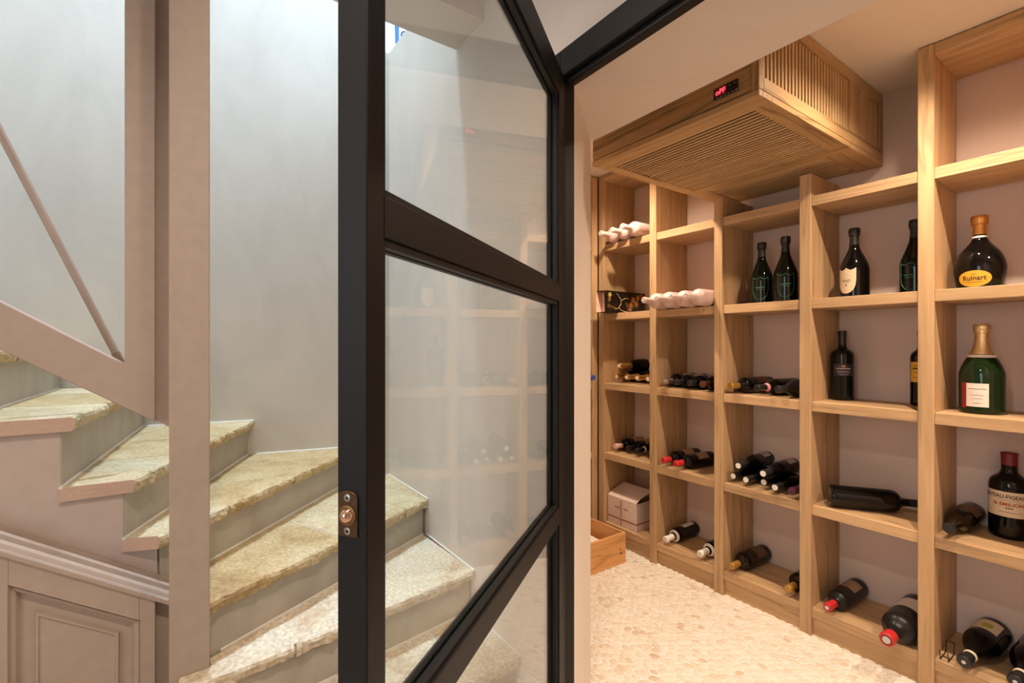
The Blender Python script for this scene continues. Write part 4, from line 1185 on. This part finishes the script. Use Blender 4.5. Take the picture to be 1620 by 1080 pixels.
fb.build('printed_flowers', plain('flower_gold', (0.42, 0.20, 0.06), 0.5, bscale=120), bag)
fb = MB(); rr = 0.013
fb.add([(gx1 + 0.0007, gy0 + 0.335 + rr * (1 + 0.2 * math.cos(5 * a_)) * math.cos(a_), z0 + 0.112 + rr * (1 + 0.2 * math.cos(5 * a_)) * math.sin(a_)) for a_ in [2 * PI * i / 36 for i in range(36)]], [tuple(range(36))])
fb.add([(gx1 + 0.0007, gy0 + 0.35 + rr * math.cos(a_), z0 + 0.1 + rr * math.sin(a_)) for a_ in [2 * PI * i / 20 for i in range(20)]], [tuple(range(20))])
fb.build('printed_poppy', plain('flower_red', (0.6, 0.06, 0.03), 0.5), bag)
fb = MB(); rr = 0.013
fb.add([(gx1 + 0.0006, gy0 + 0.045 + rr * (1 + 0.35 * math.cos(5 * a_)) * math.cos(a_), z0 + 0.108 + rr * (1 + 0.35 * math.cos(5 * a_)) * math.sin(a_)) for a_ in [2 * PI * i / 36 for i in range(36)]], [tuple(range(36))])
fb.build('printed_lily', plain('flower_yellow', (0.5, 0.42, 0.12), 0.5, bscale=120), bag)

box_m = plain('carton_card', (0.72, 0.58, 0.53), 0.7)
cx0, cx1, cy0, cy1 = -2.135, -1.905, 2.245, 2.48
cz0 = ZR[4] + 0.001; ch = 0.165
ct = thing('wine_carton', 'white cardboard wine carton with dark red print on the bottom shelf', 'carton', ((cx0 + cx1) / 2, (cy0 + cy1) / 2, cz0))
th = 0.004
g = MB()
g.box(cx0, cx1, cy0, cy0 + th, cz0, cz0 + ch); g.box(cx0, cx1, cy1 - th, cy1, cz0, cz0 + ch)
g.box(cx0, cx0 + th, cy0 + th, cy1 - th, cz0, cz0 + ch); g.box(cx1 - th, cx1, cy0 + th, cy1 - th, cz0, cz0 + ch)
g.box(cx0 + th, cx1 - th, cy0 + th, cy1 - th, cz0, cz0 + th)
g.build('carton_body', box_m, ct, 0.001)
MB().prism([(cy0, cz0 + ch + 0.001), (cy0 + 0.035, cz0 + ch + 0.022), (cy0 + 0.035, cz0 + ch + 0.026), (cy0, cz0 + ch + 0.005)], 'x', cx0, cx1).build('front_flap', box_m, ct)
MB().prism([(cy0 + 0.033, cz0 + ch + 0.023), (cy0 + 0.15, cz0 + ch + 0.055), (cy0 + 0.15, cz0 + ch + 0.059), (cy0 + 0.033, cz0 + ch + 0.027)], 'x', cx0 + 0.002, cx1 - 0.001).build('rear_flap', box_m, ct)
ink = plain('carton_ink', (0.28, 0.03, 0.05), 0.6)
MB().box(cx0, cx1 + 0.0006, cy0 - 0.0006, cy0, cz0 + 0.040, cz0 + 0.046).box(cx1, cx1 + 0.0006, cy0, cy1, cz0 + 0.040, cz0 + 0.046).build('red_stripe', ink, ct)
pr = MB(); rr = random.Random(3)
xm, zm_ = cx0 + 0.110, cz0 + 0.105
for i in range(12):
    z = cz0 + 0.058 + i * 0.0085
    pr.box(xm - 0.004 - rr.random() * 0.003, xm + 0.004 + rr.random() * 0.003, cy0 - 0.0006, cy0, z, z + 0.0045)
    if i % 2 == 0: pr.box(xm - 0.014, xm - 0.012, cy0 - 0.0006, cy0, z, z + 0.005); pr.box(xm + 0.012, xm + 0.014, cy0 - 0.0006, cy0, z, z + 0.005)
for i in range(10):
    x = xm - 0.05 + i * 0.0105
    if abs(x - xm) > 0.016: pr.box(x, x + 0.006, cy0 - 0.0006, cy0, zm_, zm_ + 0.008 + rr.random() * 0.003)
for i in range(4):
    z = cz0 + 0.004 + i * 0.0085
    pr.box(xm - 0.005, xm + 0.005, cy0 - 0.0006, cy0, z, z + 0.0045)
pr.build('printed_marks', ink, ct)

qx0, qx1, qy0, qy1, qh = -2.185, -1.858, 1.56, 2.10, 0.172
cr_ = thing('wooden_crate', 'open pine wine crate standing on the pebble floor beside the left rack', 'crate', ((qx0 + qx1) / 2, (qy0 + qy1) / 2, 0.002))
q = 0.002
bx('side_board', PY, qx1 - 0.014, qx1, qy0, qy1, q + 0.012, qh, cr_, 0.0015)
bx('side_board', PY, qx0, qx0 + 0.014, qy0, qy1, q + 0.012, qh, cr_, 0.0015)
bx('end_board', PX, qx0 + 0.014, qx1 - 0.014, qy1 - 0.012, qy1, q + 0.012, qh, cr_, 0.0015)
bx('end_board', PX, qx0 + 0.014, qx1 - 0.014, qy0, qy0 + 0.012, q + 0.012, qh, cr_, 0.0015)
bx('base_board', PY, qx0, qx1 + 0.004, qy0, qy1 + 0.004, q, q + 0.012, cr_, 0.001)
kn = MB()
for yy, zz_, rr_ in ((2.055, 0.085, 0.006), (2.06, 0.062, 0.008)):
    kn.add([(qx1 + 0.0005, yy + rr_ * math.cos(a_), zz_ + rr_ * 0.9 * math.sin(a_)) for a_ in [2 * PI * i / 14 for i in range(14)]], [tuple(range(14))])
kn.build('knot', plain('knot_brown', (0.16, 0.06, 0.02), 0.6), cr_)
pp = thing('paper_wrap', 'crumpled white paper lying inside the pine crate', 'paper', (-2.02, 1.85, 0.10))
g = MB(); n = 12
for j in range(n + 1):
    for i in range(n + 1):
        x = -2.165 + 0.29 * i / n; y = 1.60 + 0.44 * j / n
        g.v.append(Vector((x, y, 0.118 + 0.022 * noise.noise(Vector((x * 14, y * 14, 0))) - 0.03 * max(0, (y - 1.9) / 0.14))))
for j in range(n):
    for i in range(n):
        k = j * (n + 1) + i; g.f.append([k, k + 1, k + n + 2, k + n + 1]); g.m.append(0)
for j in range(n + 1):
    for i in range(n + 1):
        v = g.v[j * (n + 1) + i]; g.v.append(Vector((v.x, v.y, q + 0.014)))
m_ = (n + 1) ** 2
for j in range(n):
    for i in range(n):
        k = m_ + j * (n + 1) + i; g.f.append([k, k + n + 1, k + n + 2, k + 1]); g.m.append(0)
rim = [i for i in range(n + 1)] + [j * (n + 1) + n for j in range(1, n + 1)] + [n * (n + 1) + i for i in range(n - 1, -1, -1)] + [j * (n + 1) for j in range(n - 1, 0, -1)]
for i in range(len(rim)):
    a_, b_ = rim[i], rim[(i + 1) % len(rim)]
    g.f.append([a_, m_ + a_, m_ + b_, b_]); g.m.append(0)
g.build('paper_sheet', plain('white_paper', (0.85, 0.8, 0.74), 0.7), pp)

# a blue-capped bottle on the side rack, just showing past the reveal
bb = Bottle('bordeaux', 0.290, 0.076, 'dkgreen', 'black'); bb.cap.data.materials[0] = plain('capsule_blue', (0.04, 0.10, 0.45), 0.35)
lie(bb, (-2.13, 2.115, z_on(2, .076, 0.0)), (-2.44, 2.115, z_on(2, .076)), 'blue capped bottle lying on the side rack at the left corner')

# ------------------------------------------------------------------ pebble floor
def pebble_shape(seed, n=12):
    rr = random.Random(seed); ph = rr.random() * 6; k1, k2 = rr.uniform(-.12, .12), rr.uniform(-.08, .08)
    def rad(a): return 1 + k1 * math.cos(2 * a + ph) + k2 * math.cos(3 * a + ph * 2)
    vs = []
    for r, z in ((1.0, 0.0), (0.93, 0.55), (0.6, 0.95)):
        for i in range(n):
            a = 2 * PI * i / n; vs.append((r * rad(a) * math.cos(a), r * rad(a) * math.sin(a), z))
    fs = [(r * n + i, r * n + (i + 1) % n, (r + 1) * n + (i + 1) % n, (r + 1) * n + i) for r in range(2) for i in range(n)]
    fs.append(tuple(range(2 * n, 3 * n)))
    return vs, fs


shapes = [pebble_shape(s) for s in range(8)]
pm = []
for vs, fs in shapes:
    me = bpy.data.meshes.new('pebble'); me.from_pydata(vs, [], fs); me.materials.append(M_PEB)
    for p in me.polygons: p.use_smooth = True
    pm.append(me)
spots = []
pr_ = random.Random(21)
dy = 0.0265; row = 0; y = 1.245
while y < 2.235:
    x = -2.19 + (0.019 if row % 2 else 0)
    while x < 0.35:
        px, py = x + pr_.uniform(-.006, .006), y + pr_.uniform(-.005, .005)
        big = pr_.random()
        a_ = pr_.uniform(0.014, 0.0205) * (1.12 if big > 0.9 else 1); b_ = a_ * pr_.uniform(0.60, 0.84)
        spots.append((px, py, a_, b_, pr_.uniform(-0.7, 0.7) + 0.35, pr_.randrange(8)))
        x += 0.037
    y += dy; row += 1


def inview(x, y):
    f = -0.81915 * x + 0.57358 * y; r = 0.57358 * x + 0.81915 * y
    if f < 0.2: return False
    u = 810 + 750 * r / f; v = 545 + 750 * 1.25 / f
    return 925 < u < 1640 and v < 1095 and not (qx0 < x < qx1 + .01 and y < qy1)


spots.sort(key=lambda s: (not inview(s[0], s[1]), math.hypot(s[0], s[1])))
rest = MB()
for i, (x, y, a_, b_, rot, sh) in enumerate(spots):
    h = 0.005
    if i < 300:
        o = bpy.data.objects.new('pebble', pm[sh]); link(o); o.parent = cellar_floor
        o.location = (x, y, 0.0); o.scale = (a_, b_, h); o.rotation_euler = (0, 0, rot)
    else:
        c_, s_ = math.cos(rot), math.sin(rot)
        vs, fs = shapes[sh]
        rest.add([(x + v[0] * a_ * c_ - v[1] * b_ * s_, y + v[0] * a_ * s_ + v[1] * b_ * c_, v[2] * h) for v in vs], fs)
o = rest.build('pebbles', M_PEB, cellar_floor, smooth=True)
o['kind'] = 'stuff'
